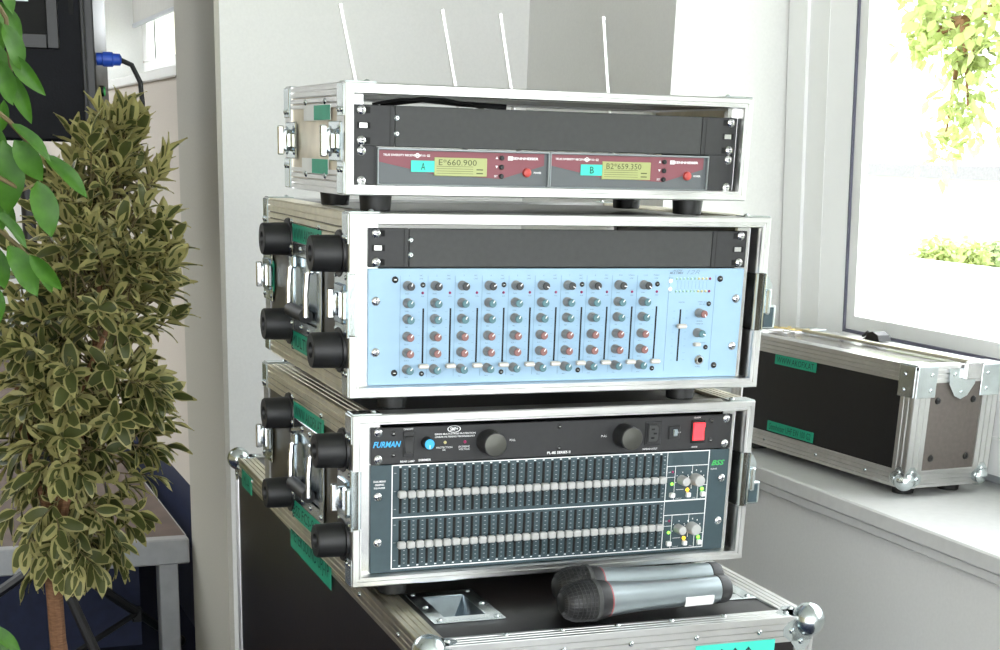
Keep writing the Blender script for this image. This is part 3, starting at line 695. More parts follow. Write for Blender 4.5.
# ------------------------------------------------------------------ big flight case under the stack
FA = R(-1.5); ZF = .9268
t = thing('flight_case', 'large black flight case with ball corners carrying the rack stack', 'flight case', (.5185, 1.4475, 0), FA)
FW, FD, F0 = .494, 1.106, .14; FH = ZF-F0-.0021
f = lambda x, y, z: (x, y, z+F0)
for a, c, n in (((.0, .006, .02), (.006, FD-.006, FH-.02), 'side_panel'), ((FW-.006, .006, .02), (FW, FD-.006, FH-.02), 'side_panel'), ((.006, .0, .02), (FW-.006, .006, FH-.02), 'front_panel'), ((.006, FD-.006, .02), (FW-.006, FD, FH-.02), 'back_panel'), ((.006, .006, FH-.008), (FW-.006, FD-.006, FH-.0025), 'top_panel'), ((.006, .006, .002), (FW-.006, FD-.006, .01), 'bottom_panel')):
    quick(f(*a), f(*c), n, 'phenolic', t)
def ridge_angle(root, p0, p1, n1, n2, wid, m='alu', n=4, name='edge_profile', trim=0.):
    """ridged aluminium angle along p0-p1; n1, n2 unit vectors of its two faces pointing inwards along each face"""
    p0, p1, n1, n2 = map(Vector, (p0, p1, n1, n2)); d = (p1-p0).normalized(); p0 = p0+d*trim; p1 = p1-d*trim
    prof = [n1*(wid-t_)+n2*dd for t_, dd in ridged(n, wid)]+[Vector((0, 0, 0))]+[n2*t_+n1*dd for t_, dd in ridged(n, wid)]+[n2*wid+n1*.003, n1*.003+n2*.003, n1*wid+n2*.003]
    return MB().prism([p0+q-(n1+n2)*.002 for q in prof], p1-p0).build(name, m, root)
def ball_corner(root, c, sx, sy, sz, r, m='zinc', inset=.22):
    """cast ball corner with three tongues; c = corner point, s* = outward signs"""
    c = Vector(c); i = c-Vector((sx, sy, sz))*r*inset
    b = MB().sphere(i, r, 18, 12)
    e = r*.26; L = r*2.0
    for ax in range(3):
        o = [q for q in range(3) if q != ax]; s_ = (sx, sy, sz)
        for other in o:
            # tongue lying on the face whose normal is axis `ax`, running along axis `other`
            k = [q for q in o if q != other][0]
            def P(a_, k_): 
                p = [0, 0, 0]; p[ax] = c[ax]+s_[ax]*.0005; p[other] = c[other]-s_[other]*a_; p[k] = c[k]-s_[k]*k_; return p
            ex = [0, 0, 0]; ex[ax] = s_[ax]*.0016
            b.prism([P(0, r*.1), P(L*.75, r*.1), P(L, r*.5), P(L, r*1.0), P(L*.75, r*1.4), P(0, r*1.4)], ex)
    ob = b.build('ball_corner', m, root)
    for ax in (0, 1, 2):
        s_ = (sx, sy, sz)
        for other in [q for q in range(3) if q != ax]:
            k = [q for q in range(3) if q not in (ax, other)][0]; p = [0, 0, 0]; p[ax] = c[ax]+s_[ax]*.0021; p[other] = c[other]-s_[other]*L*.72; p[k] = c[k]-s_[k]*r*.75
            rot = {(0, -1): SIDE, (0, 1): (0, 0, R(90)), (1, -1): (0, 0, 0), (1, 1): (0, 0, R(180)), (2, 1): TOP, (2, -1): (R(90), 0, 0)}[(ax, s_[ax])]
            put('rivet', RIVET, ob, p, rot).scale = (1.1,)*3
    return ob
XX, YY, ZZ = (1, 0, 0), (0, 1, 0), (0, 0, 1)
neg = lambda v: tuple(-q for q in v)
for z, nz in ((0, ZZ), (FH, neg(ZZ))):
    ridge_angle(t, f(0, 0, z), f(FW, 0, z), YY, nz, .032, trim=.008)
    ridge_angle(t, f(0, FD, z), f(FW, FD, z), neg(YY), nz, .032, trim=.008)
    ridge_angle(t, f(0, 0, z), f(0, FD, z), XX, nz, .032, 'alu_olive_reflect', trim=.008)
    ridge_angle(t, f(FW, 0, z), f(FW, FD, z), neg(XX), nz, .032, trim=.008)
for x, nx in ((0, XX), (FW, neg(XX))):
    for y, ny in ((0, YY), (FD, neg(YY))): ridge_angle(t, f(x, y, 0), f(x, y, FH), nx, ny, .026, trim=.02)
for x, sx in ((0, -1), (FW, 1)):
    for y, sy in ((0, -1), (FD, 1)):
        for z, sz in ((0, -1), (FH, 1)): ball_corner(t, f(x, y, z), sx, sy, sz, .0205)
        cs = bpy.data.objects.new('caster', None); col.objects.link(cs); cs.parent = t; cs.location = (x-sx*.06, y-sy*.07, 0)
        MB().cyl((-.016, 0, .05), (.016, 0, .05), .05, seg=24).build('wheel', 'rubber', cs)
        MB().box((-.024, -.04, .128), (.024, .04, F0)).box((-.024, -.02, .045), (-.019, .02, .13)).box((.019, -.02, .045), (.024, .02, .13)).build('caster_fork', 'zinc', cs)
# recessed handles in the lid
def lid_dish(x, y, rz):
    e = bpy.data.objects.new('recessed_dish', None); col.objects.link(e); e.parent = t; e.location = (x, y, ZF-.0023); e.rotation_euler = (0, 0, rz)
    a, c, i, j = .045, .062, .026, .042
    b = MB()
    for q in (((-a, -c), (-i, c)), ((i, -c), (a, c)), ((-i, -c), (i, -j)), ((-i, j), (i, c))): b.box((q[0][0], q[0][1], 0), (q[1][0], q[1][1], .0022), .0007)
    b.build('dish_plate', 'zinc', e)
    b = MB(); P = [(-i, -j, .001), (i, -j, .001), (i, j, .001), (-i, j, .001), (-i*.2, -j*.6, -.022), (i*.3, -j*.6, -.022), (i*.3, j*.5, -.022), (-i*.2, j*.5, -.022)]
    b.add(P, [(4, 5, 6, 7), (0, 1, 5, 4), (1, 2, 6, 5), (2, 3, 7, 6), (3, 0, 4, 7)]); b.build('dish_bowl', 'dish_steel', e, smooth=20)
    rivets(e, [(sx*.036, sy*.053, .0022) for sx in (-1, 1) for sy in (-1, 0, 1)], TOP)
# the lid is cut out around the dishes
old = [o for o in t.children if o.name.startswith('top_panel')][0]; bpy.data.objects.remove(old)
xa, xb = .082, FW-.075; yd = .146
b = MB()
for (x0, x1, y0_, y1_) in ((.006, xa-.026, .006, FD-.006), (xa+.026, xb-.026, .006, FD-.006), (xb+.026, FW-.006, .006, FD-.006), (xa-.026, xa+.026, .006, yd-.042), (xa-.026, xa+.026, yd+.042, FD-.006), (xb-.026, xb+.026, .006, yd-.042), (xb-.026, xb+.026, yd+.042, FD-.006)):
    b.box((x0, y0_, ZF-.008), (x1, y1_, ZF-.0025))
b.build('top_panel', 'phenolic', t, smooth=0)
lid_dish(xa, yd, 0); lid_dish(xb, yd, 0)
label_tape(t, -.0026, .535, ZF-.032, .245, .040, 'MEYER SOUND UPJ-1P', tw=.92)
label_tape(t, -.0026, .995, ZF-.026, .085, .030, 'M1-A', tw=.55)
tp = quick((.335, -.0027, ZF-.085), (.442, -.0019, ZF-.026), 'arrow_tape', 'tape_bright', t)
for x in (.370, .388, .406):
    b = MB()
    b.box((x-.0007, -.0031, ZF-.070), (x+.0007, -.0027, ZF-.034))
    for s_ in (-1, 1): b.prism([(x, -.0031, ZF-.0320), (x+s_*.006, -.0031, ZF-.0395), (x+s_*.006, -.0031, ZF-.0417), (x, -.0031, ZF-.0347)], (0, .0004, 0))
    b.build('arrow_mark', 'tape_ink', tp, smooth=0)
tp2 = quick((.006, -.0027, ZF-.085), (.036, -.0019, ZF-.036), 'arrow_tape', 'tape_bright', t)
rivets(t, [(.08+i*.085, -.002, ZF-.016) for i in range(5)]); rivets(t, [(-.002, .1+i*.17, ZF-.016) for i in range(6)], SIDE); rivets(t, [(.1+i*.07, .016, ZF+.002) for i in range(5)], TOP)

# ------------------------------------------------------------------ microphones on the case lid
def microphone(label, head, ang, lng, zc):
    t = thing('microphone', label, 'microphone', (head[0]-.015, head[1], ZF), R(ang), 'handheld microphones on the lid'); t.scale = (.97, .95, .95)
    # axis along +x from head
    o = (0, 0, zc)
    b = MB().lathe((-.026, 0, zc), XX, [(.002, 0), (.012, .0015), (.0195, .007), (.0238, .016), (.0250, .026), (.0250, .040)], 30)
    h = b.build('grille', 'cable_black', t)
    b = MB(); 
    for k in range(1, 9):
        x = -.026+.005*k; r = [.0165, .0208, .0232, .0246, .0250, .0252, .0252, .0252][k-1]
        b.lathe((x-.0007, 0, zc), XX, [(r+.0002, 0), (r+.0008, .0007), (r+.0002, .0014)], 30, cap=False)
    for k in range(30):
        a = 2*math.pi*k/30; pts = []
        for r, x in ((.0125, -.0243), (.0200, -.0185), (.0243, -.009), (.0254, .001), (.0254, .014)): pts.append((x, r*math.cos(a), zc+r*math.sin(a)))
        b.tube(pts, .0004, 4)
    b.build('grille_mesh', 'mesh_grey', h)
    MB().lathe((.014, 0, zc), XX, [(.0256, 0), (.0268, .001), (.0268, .006), (.0256, .007)], 30).build('grille_ring', 'rack_grey', t)
    MB().lathe((.021, 0, zc), XX, [(.0252, 0), (.0246, .008), (.0228, .014)], 30).build('collar', 'cable_black', t)
    MB().lathe((.035, 0, zc), XX, [(.0226, 0), (.0224, .0018)], 30).build('colour_ring', 'mic_red', t)
    MB().lathe((.0368, 0, zc), XX, [(.0224, 0), (.0205, .020), (.0188, .055), (.0180, .10), (.0180, lng-.075), (.0176, lng-.070)], 30).build('body', 'mic_silver', t)
    b = MB().lathe((lng-.0335, 0, zc), XX, [(.0170, 0), (.0184, .001), (.0180, .012), (.0160, .016), (.009, .017)], 30); b.build('end_cap', 'rack_black', t)
    a = -.7; 
    b = MB(); n = 5; vs = []
    for k in range(n+1):
        g = R(150+k*12); 
        for x in (lng-.085, lng-.045): vs.append((x, .0186*math.cos(g)*1.0, zc+.0186*math.sin(g+R(20))))
    fs = [(2*k, 2*k+1, 2*k+3, 2*k+2) for k in range(n)]
    b.add(vs, fs); b.build('window_label', 'mic_white', t)
    return t
microphone('silver handheld microphone in front, with a white label near its end', (.737, 1.487), 0.5, .222, .0268)
microphone('silver handheld microphone lying behind the labelled one', (.757, 1.548), -1.5, .222, .0268)

# ------------------------------------------------------------------ long case on the window sill
SA = R(4.0); SL_, SW, SH = .52, .182, .205
t = thing('flight_case', 'narrow black flight case with white metal edges on the window sill', 'flight case', (1.594, 2.041, ZS), SA)
g = lambda x, y, z: (x, y, z+.02)
for a, c, n, m in (((0, .005, .01), (.006, SL_-.005, SH-.01), 'side_panel', 'laminate_black'), ((SW-.006, .005, .01), (SW, SL_-.005, SH-.01), 'side_panel', 'phenolic'), ((.005, 0, .01), (SW-.005, .006, SH-.01), 'end_panel', 'phenolic_grey'), ((.005, SL_-.006, .01), (SW-.005, SL_, SH-.01), 'end_panel', 'phenolic_grey'), ((.005, .005, SH-.008), (SW-.005, SL_-.005, SH-.001), 'top_panel', 'top_gloss'), ((.005, .005, .001), (SW-.005, SL_-.005, .007), 'bottom_panel', 'phenolic')):
    quick(g(*a), g(*c), n, m, t)
for z, nz in ((0, ZZ), (SH, neg(ZZ))):
    wd = .030
    for y, ny in ((0, YY), (SL_, neg(YY))): ridge_angle(t, g(0, y, z), g(SW, y, z), ny, nz, wd, trim=.004)
    for x, nx in ((0, XX), (SW, neg(XX))): ridge_angle(t, g(x, 0, z), g(x, SL_, z), nx, nz, wd, 'alu', trim=.004)
for x, nx in ((0, XX), (SW, neg(XX))):
    for y, ny in ((0, YY), (SL_, neg(YY))): ridge_angle(t, g(x, y, 0), g(x, y, SH), nx, ny, .036, trim=.006, n=3)
for x, sx in ((0, -1), (SW, 1)):
    for y, sy in ((0, -1), (SL_, 1)):
        ball_corner(t, g(x, y, 0), sx, sy, -1, .0175, inset=.55)
        b = MB(); e = .0035
        b.box(g(x+sx*e, y, SH-.052), g(x+sx*.002, y-sy*.040, SH+.001), .001).box(g(x, y+sy*e, SH-.052), g(x-sx*.042, y+sy*.002, SH+.001), .001).box(g(x+sx*e, y+sy*e, SH+.002), g(x-sx*.042, y-sy*.040, SH+.0035), .001)
        cp = b.build('corner_bracket', 'zinc', t)
        rivets(cp, [g(x-sx*q, y+sy*e, SH-z) for q in (.030,) for z in (.014, .040)], (0, 0, 0) if sy < 0 else (0, 0, R(180)))
        rivets(cp, [g(x+sx*e, y-sy*q, SH-z) for q in (.025,) for z in (.014, .040)], SIDE if sx < 0 else (0, 0, R(90)))
        MB().lathe(g(x-sx*.040, y-sy*.045, 0), (0, 0, -1), [(.020, 0), (.0185, .0195)], 20).build('rubber_foot', 'rubber', t)
for x in (.052, SW-.052):
    for z in (.048, SH-.058): MB().lathe(g(x, 0, z), (0, -1, 0), [(.0062, 0), (.0050, .0022), (.0025, .003)], 12).slot(1).lathe(g(x, -.003, z), (0, -1, 0), [(.0016, 0), (.0016, .0003)], 6).build('bolt', ['black', 'hole'], t)
# end latch at the top and lid rail
b = MB().prism([g(.066, -.0022, SH-.004), g(.126, -.0022, SH-.004), g(.124, -.0022, SH-.030), g(.110, -.0022, SH-.050), g(.096, -.0022, SH-.056), g(.082, -.0022, SH-.050), g(.068, -.0022, SH-.030)], (0, -.003, 0)); la = b.build('end_latch', 'zinc', t)
MB().box(g(.094, -.014, SH-.022), g(.130, -.005, SH+.008), .002).build('latch_tongue', 'steel', la); rivets(la, [g(.096, -.0052, SH-.044), g(.078, -.0052, SH-.014)])
quick(g(SW*.62, .008, SH+.0022), g(SW*.66, SL_-.03, SH+.008), 'lid_rail', 'alu_olive_reflect', t, .001)
label_tape(t, -.0026, .325, .2-.0115, .125, .018, 'WWW.AKOFX.AT'); label_tape(t, -.0026, .322, .02+.041, .142, .019, 'Sennheiser UHF EW 100 G2')
rivets(t, [(-.0021, y, .02+.012) for y in (.1, .24, .4)], SIDE)
# small things on that case
mS = Matrix.Translation((1.594, 2.041, ZS)) @ Matrix.Rotation(SA, 4, 'Z')
p = mS @ Vector((.168, .31, .02+SH+.0035))
b = MB(); n = 10; prof = [(-.026, .0), (-.020, .011), (-.004, .0165), (.008, .014), (.014, .004), (.026, .0)]
b.prism([(x, -.014, z) for x, z in prof], (0, .028, 0)); e = thing('cable_clip', 'small black plastic clip lying on the sill flight case', 'clip', p, R(94))
b.build('clip_body', 'black', e, smooth=25); MB().tube([(.010, 0, .006), (.026, 0, .012), (.036, .002, .003)], .003).build('clip_lever', 'black', e)
p = mS @ Vector((.075, .455, .02+SH+.004))
e = thing('bunch_of_keys', 'bunch of brass coloured keys at the end of the sill flight case', 'keys', p, R(60))
MB().tube([(.012*math.cos(a), .012*math.sin(a), .0016) for a in [i*math.pi/6 for i in range(13)]], .001).build('key_ring', 'steel', e)
for q in range(4):
    a = R(-40+q*38); k = Matrix.Rotation(a, 4, 'Z'); z0 = .0014+q*.0016
    b = MB(); b.prism([k @ Vector((.012+.011+.011*math.cos(c), .011*math.sin(c), z0)) for c in [i*math.pi/5 for i in range(10)]], (0, 0, .0016)); b.prism([k @ Vector(v) for v in ((.033, -.004, z0), (.060, -.004, z0), (.064, 0, z0), (.060, .003, z0), (.052, .002, z0), (.047, .004, z0), (.033, .004, z0))], (0, 0, .0016)); b.build('key', 'gold_foil', e)

# ------------------------------------------------------------------ stage
SX, SY, SZ = .718, 3.99, .40
t = thing('stage_platform', 'low stage platform with brown top and grey metal edge', 'stage', (SX, SY, 0))
quick((-1.0, .045, SZ-.03), (-.004, 4.6, SZ), 'deck', 'stage_top', t); quick((-2.0, .045, SZ-.03), (-1.004, 4.6, SZ), 'deck', 'stage_top', t)
for x0, x1 in ((-1.0, 0), (-2.0, -1.002)): quick((x0, 0, SZ-.072), (x1, .045, SZ+.001), 'edge_rail', 'stage_metal', t, .004)
quick((-.004, .045, SZ-.072), (0, 4.6, SZ), 'edge_rail', 'stage_metal', t)
for x in (-.085, -.96, -1.95):
    for y in (.02, 2.2, 4.5): quick((x, y, 0), (x+.055, y+.055, SZ-.073), 'leg', 'stage_metal', t, .003)
quick((-2.0, .3, .0), (-.1, .31, SZ-.075), 'skirt', 'navy_paint', t)

# ------------------------------------------------------------------ loudspeaker and stand
SP = (.318, 3.72)
t = thing('speaker_stand', 'black tripod stand carrying the loudspeaker beside the stage', 'speaker stand', (SP[0], SP[1], 0))
MB().cyl((0, 0, .12), (0, 0, 1.0), .019, seg=16).cyl((0, 0, 1.0), (0, 0, 1.4445), .016, seg=16).build('pole', 'stand_black', t)
for z in (.42, .16, 1.0): MB().cyl((0, 0, z-.025), (0, 0, z+.025), .032, seg=16).build('collar', 'stand_black', t)
MB().cyl((.03, 0, 1.0), (.06, 0, 1.0), .008).build('knob', 'stand_black', t)
for a, L in ((R(52), .66), (R(170), .62), (R(285), .62)):
    d = Vector((math.cos(a), math.sin(a), 0)); e = d*L
    lg = MB().tube([d*.03+Vector((0, 0, .43)), e+Vector((0, 0, .018))], .0135, 8).build('leg', 'stand_black', t)
    MB().sphere(e+Vector((0, 0, .018)), .018, 10, 6).build('rubber_tip', 'rubber', lg)
    MB().tube([d*.03+Vector((0, 0, .16)), d*L*.62+Vector((0, 0, .178))], .009, 6).build('brace', 'stand_black', t)
    MB().box(d*L*.62+Vector((-.014, -.014, .155)), d*L*.62+Vector((.014, .014, .195)), .003).build('joint', 'stand_black', t)
t = thing('loudspeaker', 'black loudspeaker box with recessed side handle on the stand', 'loudspeaker', (SP[0], SP[1], 1.445), R(-12))
c = (.185, .19, .66); E_ = .004
b = MB().box((-c[0], -c[1]+.006, 0), (c[0]-.022, c[1], c[2]), .006); b.build('cabinet', 'speaker_black', t)
MB().box((c[0]-.022, -c[1]+.012, .004), (c[0], c[1]-.01, c[2]-.004), .003).build('rear_panel', 'black', t)
quick((c[0]-.028, -c[1], 0), (c[0]-.018, -c[1]+.012, c[2]), 'corner_strip', 'rack_black', t, .003)
quick((c[0]-.050, -c[1]+.003, .26), (c[0]-.040, -c[1]+.0065, .62), 'cable_groove', 'hole', t)
hx = .012
b = MB()
for q in (((hx-.12, .19), (hx-.09, .405)), ((hx+.075, .19), (hx+.10, .405)), ((hx-.09, .19), (hx+.075, .22)), ((hx-.09, .375), (hx+.075, .405))): b.box((q[0][0], -c[1]-.004, q[0][1]), (q[1][0], -c[1]+.008, q[1][1]), .002)
hp = b.build('handle_frame', 'black', t); quick((hx-.09, -c[1]+.0035, .22), (hx+.075, -c[1]+.0055, .375), 'handle_recess', 'hole', hp)
MB().cyl((hx-.09, -c[1]-.002, .31), (hx+.075, -c[1]-.002, .31), .003).build('handle_bar', 'steel', hp); quick((hx-.01, -c[1]-.003, .283), (hx+.04, -c[1]+.004, .295), 'handle_plate', 'rx_edge', hp)
for z in (.11, .05): MB().cyl((c[0], -.10, z), (c[0]+.010, -.10, z), .012).slot(1).cyl((c[0]+.010, -.10, z), (c[0]+.013, -.10, z), .010).build('signal_socket', ['black', 'bss_green'], t)
m_ = Matrix.Translation((SP[0], SP[1], 1.445)) @ Matrix.Rotation(R(-12), 4, 'Z')
pt = m_ @ Vector((c[0]+.001, -.145, .175))
k = thing('power_cable', 'black mains cable with blue plug in the loudspeaker back', 'cable', pt, R(-12))
MB().lathe((0, 0, 0), XX, [(.013, 0), (.013, .012), (.0155, .014), (.0155, .034), (.0125, .036), (.0125, .050), (.006, .054)], 16).build('plug', 'plug_blue', k)
MB().tube([(.05, 0, 0), (.075, 0, -.010), (.092, .0, -.045), (.095, 0, -.09), (.085, .01, -.14), (.06, .03, -.25), (.0, .09, -.45)], .0055).build('lead', 'cable_black', k)

# ------------------------------------------------------------------ plants
def leaf_mesh(L, wd, fold, droop, two, n=6, inner=.5):
    """leaf along +X, face up +Z; slot 0 heart, slot 1 margin"""
    b = MB(); vs = []; half = (-1, -inner, 0, inner, 1)
    for i in range(n+1):
        t_ = i/n; ww = wd/2*(math.sin(math.pi*min(1, t_**.85))**.8 if 0 < t_ < 1 else .02)
        for h_ in half:
            y = ww*h_; z = abs(y)*fold-droop*L*t_*t_+(.06*wd*math.sin(t_*9+h_*2) if abs(h_) == 1 else 0)
            vs.append((L*t_, y, z))
    b.v = vs
    for i in range(n):
        for j in range(4):
            b.f.append((i*5+j, (i+1)*5+j, (i+1)*5+j+1, i*5+j+1)); b.m.append(1 if two and (j in (0, 3) or i >= n-1 or (inner < .4 and (i == 0 or i == n-2))) else 0)
    return b
def leaf_matrix(pos, d, up, sc=1.):
    d = Vector(d).normalized(); up = Vector(up); yv = up.cross(d)
    if yv.length < 1e-3: yv = d.orthogonal()
    yv.normalize(); zv = d.cross(yv)
    return Matrix.Translation(pos) @ Matrix(((d.x, yv.x, zv.x, 0), (d.y, yv.y, zv.y, 0), (d.z, yv.z, zv.z, 0), (0, 0, 0, 1))) @ Matrix.Scale(sc, 4)
def pot(parent, x, y, r, h):
    MB().lathe((x, y, 0), ZZ, [(r*.72, 0), (r*.75, .01), (r*.97, h*.88), (r*1.06, h*.89), (r*1.06, h), (r*.95, h), (r*.93, h*.92)], 28, cap=False).add([(x+r*.72*math.cos(i*math.pi/8), y+r*.72*math.sin(i*math.pi/8), .001) for i in range(16)], [tuple(range(16))]).build('pot', 'pot', parent)
    MB().lathe((x, y, h*.86), ZZ, [(r*.94, 0), (r*.9, .01), (.02, .02)], 24).build('soil', 'soil', parent)

# variegated weeping fig
PX, PY = .285, 2.98
plant = thing('potted_fig', 'bushy variegated fig with cream edged leaves in front of the stage', 'plant', (0, 0, 0))
pot(plant, PX-.03, PY, .14, .26)
tr = [Vector((PX-.03, PY, .22)), Vector((PX-.022, PY, .40)), at_y(58, 640, PY), at_y(55, 600, PY), at_y(50, 555, PY), at_y(62, 500, PY), at_y(78, 440, PY), at_y(95, 360, PY), at_y(100, 280, PY)]
MB().tube(tr, [.019, .018, .017, .017, .016, .013, .011, .008, .005], 10).build('trunk', 'bark', plant)
MB().tube([at_y(58, 545, PY), at_y(42, 490, PY+.02), at_y(20, 420, PY+.04), at_y(15, 340, PY+.04)], [.012, .010, .008, .005], 8).build('branch', 'bark', plant)
MB().tube([at_y(55, 560, PY), at_y(72, 470, PY-.04), at_y(80, 390, PY-.05), at_y(120, 300, PY-.05)], [.010, .009, .007, .004], 8).build('branch', 'bark', plant)
# crown silhouette (image row -> left, right), read in the plane of the trunk
CROWN = [(98, 92, 114), (122, 72, 140), (145, 44, 166), (175, 24, 180), (220, 8, 186), (270, -16, 189), (330, -26, 190), (400, -26, 190), (450, -20, 187), (500, -8, 170), (540, 5, 145), (575, 25, 125)]
def crown_lr(v):
    for (a, l0, r0), (c_, l1, r1) in zip(CROWN, CROWN[1:]):
        if a <= v <= c_: q = (v-a)/(c_-a); return l0+(l1-l0)*q, r0+(r1-r0)*q
VL = [leaf_mesh(.052, .025, .35, .10, True, inner=.6), leaf_mesh(.058, .028, .2, .25, True, inner=.74), leaf_mesh(.050, .023, .45, .05, True, inner=.34), leaf_mesh(.048, .020, .5, -.05, True, inner=.22)]
VM = [m.mesh('leaf', ['leaf_dark', 'leaf_cream']) for m in VL]
placed = []; twigs = MB()
for k in range(350):
    v = 106+(575-106)*(rnd.random()**.92)
    l, r = crown_lr(v); cxp = (l+r)/2; hw = (r-l)/2
    rr = math.sqrt(rnd.random())*.93; an = rnd.uniform(0, 2*math.pi)
    u = cxp+hw*rr*math.cos(an); dy = hw/455*rr*math.sin(an)*.95
    if v > 480 and rnd.random() < .35: continue
    tip = at_y(u, v, PY+dy); axis = at_y(cxp, v+25, PY); rad = tip-axis; rad.z = 0
    top = (575-v)/470
    d = (rad.normalized()*(.75 if rad.length > .02 else .1)+Vector((0, 0, -.55+1.75*top))+Vector((rnd.uniform(-.3, .3), rnd.uniform(-.3, .3), rnd.uniform(-.2, .2)))).normalized()
    base = tip-d*.07; twigs.tube([base-d*.05+Vector((0, 0, -.02)), base, tip], [.002, .0016, .001], 5)
    nl = rnd.randint(7, 10)
    a0 = rnd.uniform(0, 6.28)
    o1 = d.orthogonal().normalized(); o2 = d.cross(o1)
    for q in range(nl):
        f_ = q/(nl-1); g_ = a0+q*2.4; side = o1*math.cos(g_)+o2*math.sin(g_)
        ld = (d*(.25+.75*f_)+side*(1.05-.7*f_)+Vector((0, 0, -.55+.75*top))).normalized()
        up = (d-ld*d.dot(ld))+Vector((0, 0, .5))+Vector((rnd.uniform(-.4, .4), rnd.uniform(-.4, .4), 0))
        placed.append((leaf_matrix(base+(tip-base)*(.15+.85*f_), ld, up, rnd.uniform(.75, 1.2)), rnd.choice((2, 3, 3, 0) if rnd.random() < top*.75 else (0, 1, 1, 2))))
twigs.build('twigs', 'twig', plant)
placed.sort(key=lambda q: q[0].translation.y)
inview = lambda p: p.x > .02 and p.x*1.0 > -.16+p.y*.06
front = [q for q in placed if q[0].translation.x > .0][:300]; fs_ = set(map(id, front))
for (m, i) in front:
    o = put('leaf', VM[i], plant); o.matrix_local = m
b = MB()
for q in placed:
    if id(q) in fs_: continue
    m, i = q; s_ = VL[i]; k0 = len(b.v); b.v += [tuple(m @ Vector(p)) for p in s_.v]; b.f += [tuple(x+k0 for x in f_) for f_ in s_.f]; b.m += s_.m
def raw(b, name, mats, parent):
    me = bpy.data.meshes.new(name); me.from_pydata(b.v, [], b.f)
    for m in mats: me.materials.append(MT[m])
    me.polygons.foreach_set('material_index', b.m); me.polygons.foreach_set('use_smooth', [True]*len(me.polygons)); me.update(); return put(name, me, parent)
raw(b, 'foliage', ['leaf_dark', 'leaf_cream'], plant)['kind'] = 'stuff'

# green weeping fig close to the camera at the left
GY = 1.52
fig = thing('weeping_fig', 'weeping fig with large plain green leaves hanging in front of the loudspeaker', 'plant', (0, 0, 0))
gx = -.10
pot(fig, gx, GY, .15, .28)
MB().tube([(gx, GY, .24), (gx+.01, GY, .7), (gx-.005, GY, 1.2), (gx+.005, GY, 1.75)], [.016, .014, .012, .009], 10).build('trunk', 'bark', fig)
OFF = []
tw = [[(gx, 1.68), (-12, -12), (6, 18), (9, 52), (12, 80)], [(gx, 1.52), (-25, 92), (-2, 112), (10, 122), (26, 140), (44, 155)], [(gx, 1.44), (-25, 160), (0, 178), (22, 190), (38, 183)], [(gx, 1.40), (-25, 215), (2, 232), (18, 246), (36, 262)], [(gx, 1.05), (-30, 620), (-8, 632)]]
for q in tw:
    pts = [Vector((q[0][0], GY, q[0][1]))]+[at_y(u, v, GY+.01*i) for i, (u, v) in enumerate(q[1:])]
    MB().tube(pts, [.004]+[.0022]*(len(pts)-2)+[.001], 6).build('twig', 'twig', fig)
    for k_ in range(9): OFF.append(pts[0]+(pts[1]-pts[0])*(.08+.07*k_))
GL = [leaf_mesh(1, .46, .25, .12, False, 8), leaf_mesh(1, .52, .15, .2, False, 8), leaf_mesh(1, .34, .45, .1, False, 8)]
GM = [m.mesh('leaf', 'ficus_leaf', smooth=0) for m in GL]
for m in GM: m.polygons.foreach_set('use_smooth', [True]*len(m.polygons))
leaves = [((-6, 2), (24, 38), 0, .02, .1), ((3, 24), (27, 68), 1, -.01, .5), ((9, 53), (43, 94), 2, .0, -.6), ((-6, 58), (16, 104), 0, .0, .3), ((12, 74), (30, 122), 2, .03, -.4), ((-10, 40), (8, 80), 1, .04, .2),
 ((12, 124), (52, 158), 2, -.02, .8), ((14, 140), (43, 180), 1, .0, -.2), ((44, 155), (88, 194), 2, .0, .5), ((37, 181), (53, 233), 1, -.02, .1), ((3, 140), (9, 212), 1, .01, .0), ((-12, 120), (4, 168), 0, .03, .3),
 ((8, 200), (14, 236), 2, .03, -.7), ((-4, 212), (29, 246), 2, .0, .9), ((8, 246), (41, 292), 1, .0, .4), ((29, 254), (61, 290), 2, -.01, -.5), ((34, 262), (54, 292), 2, .02, .2), ((-8, 245), (6, 288), 0, .01, .1), ((-10, 185), (6, 232), 0, .03, .4), ((-15, 280), (3, 322), 1, .03, .3), ((-14, 625), (22, 652), 2, .0, .6), ((-15, 640), (12, 662), 0, .02, .2), ((0, -22), (14, 12), 0, .02, .3), ((-14, 10), (6, 52), 1, .05, .1), ((4, 100), (2, 132), 2, .05, .2)]
for (p0, p1, i, dy, tw_) in leaves:
    a = at_y(*p0, GY+dy); c_ = at_y(*p1, GY+dy+rnd.uniform(-.012, .018)); d = c_-a
    up = Vector((.25*tw_, -1, .35+.3*tw_)); up = up+Vector((tw_, 0, 0))*.6
    o = put('leaf', GM[i], fig); o.matrix_local = leaf_matrix(a, d, up, d.length*1.05)

for p_ in OFF:                                           # leaves on the inner part of the twigs, towards the trunk
    o = put('leaf', GM[rnd.randrange(3)], fig); o.matrix_local = leaf_matrix(p_, (rnd.uniform(-.7, .1), rnd.uniform(-.6, .6), rnd.uniform(-1.2, -.5)), (rnd.uniform(-.4, .4), -1, .5), rnd.uniform(.05, .07))

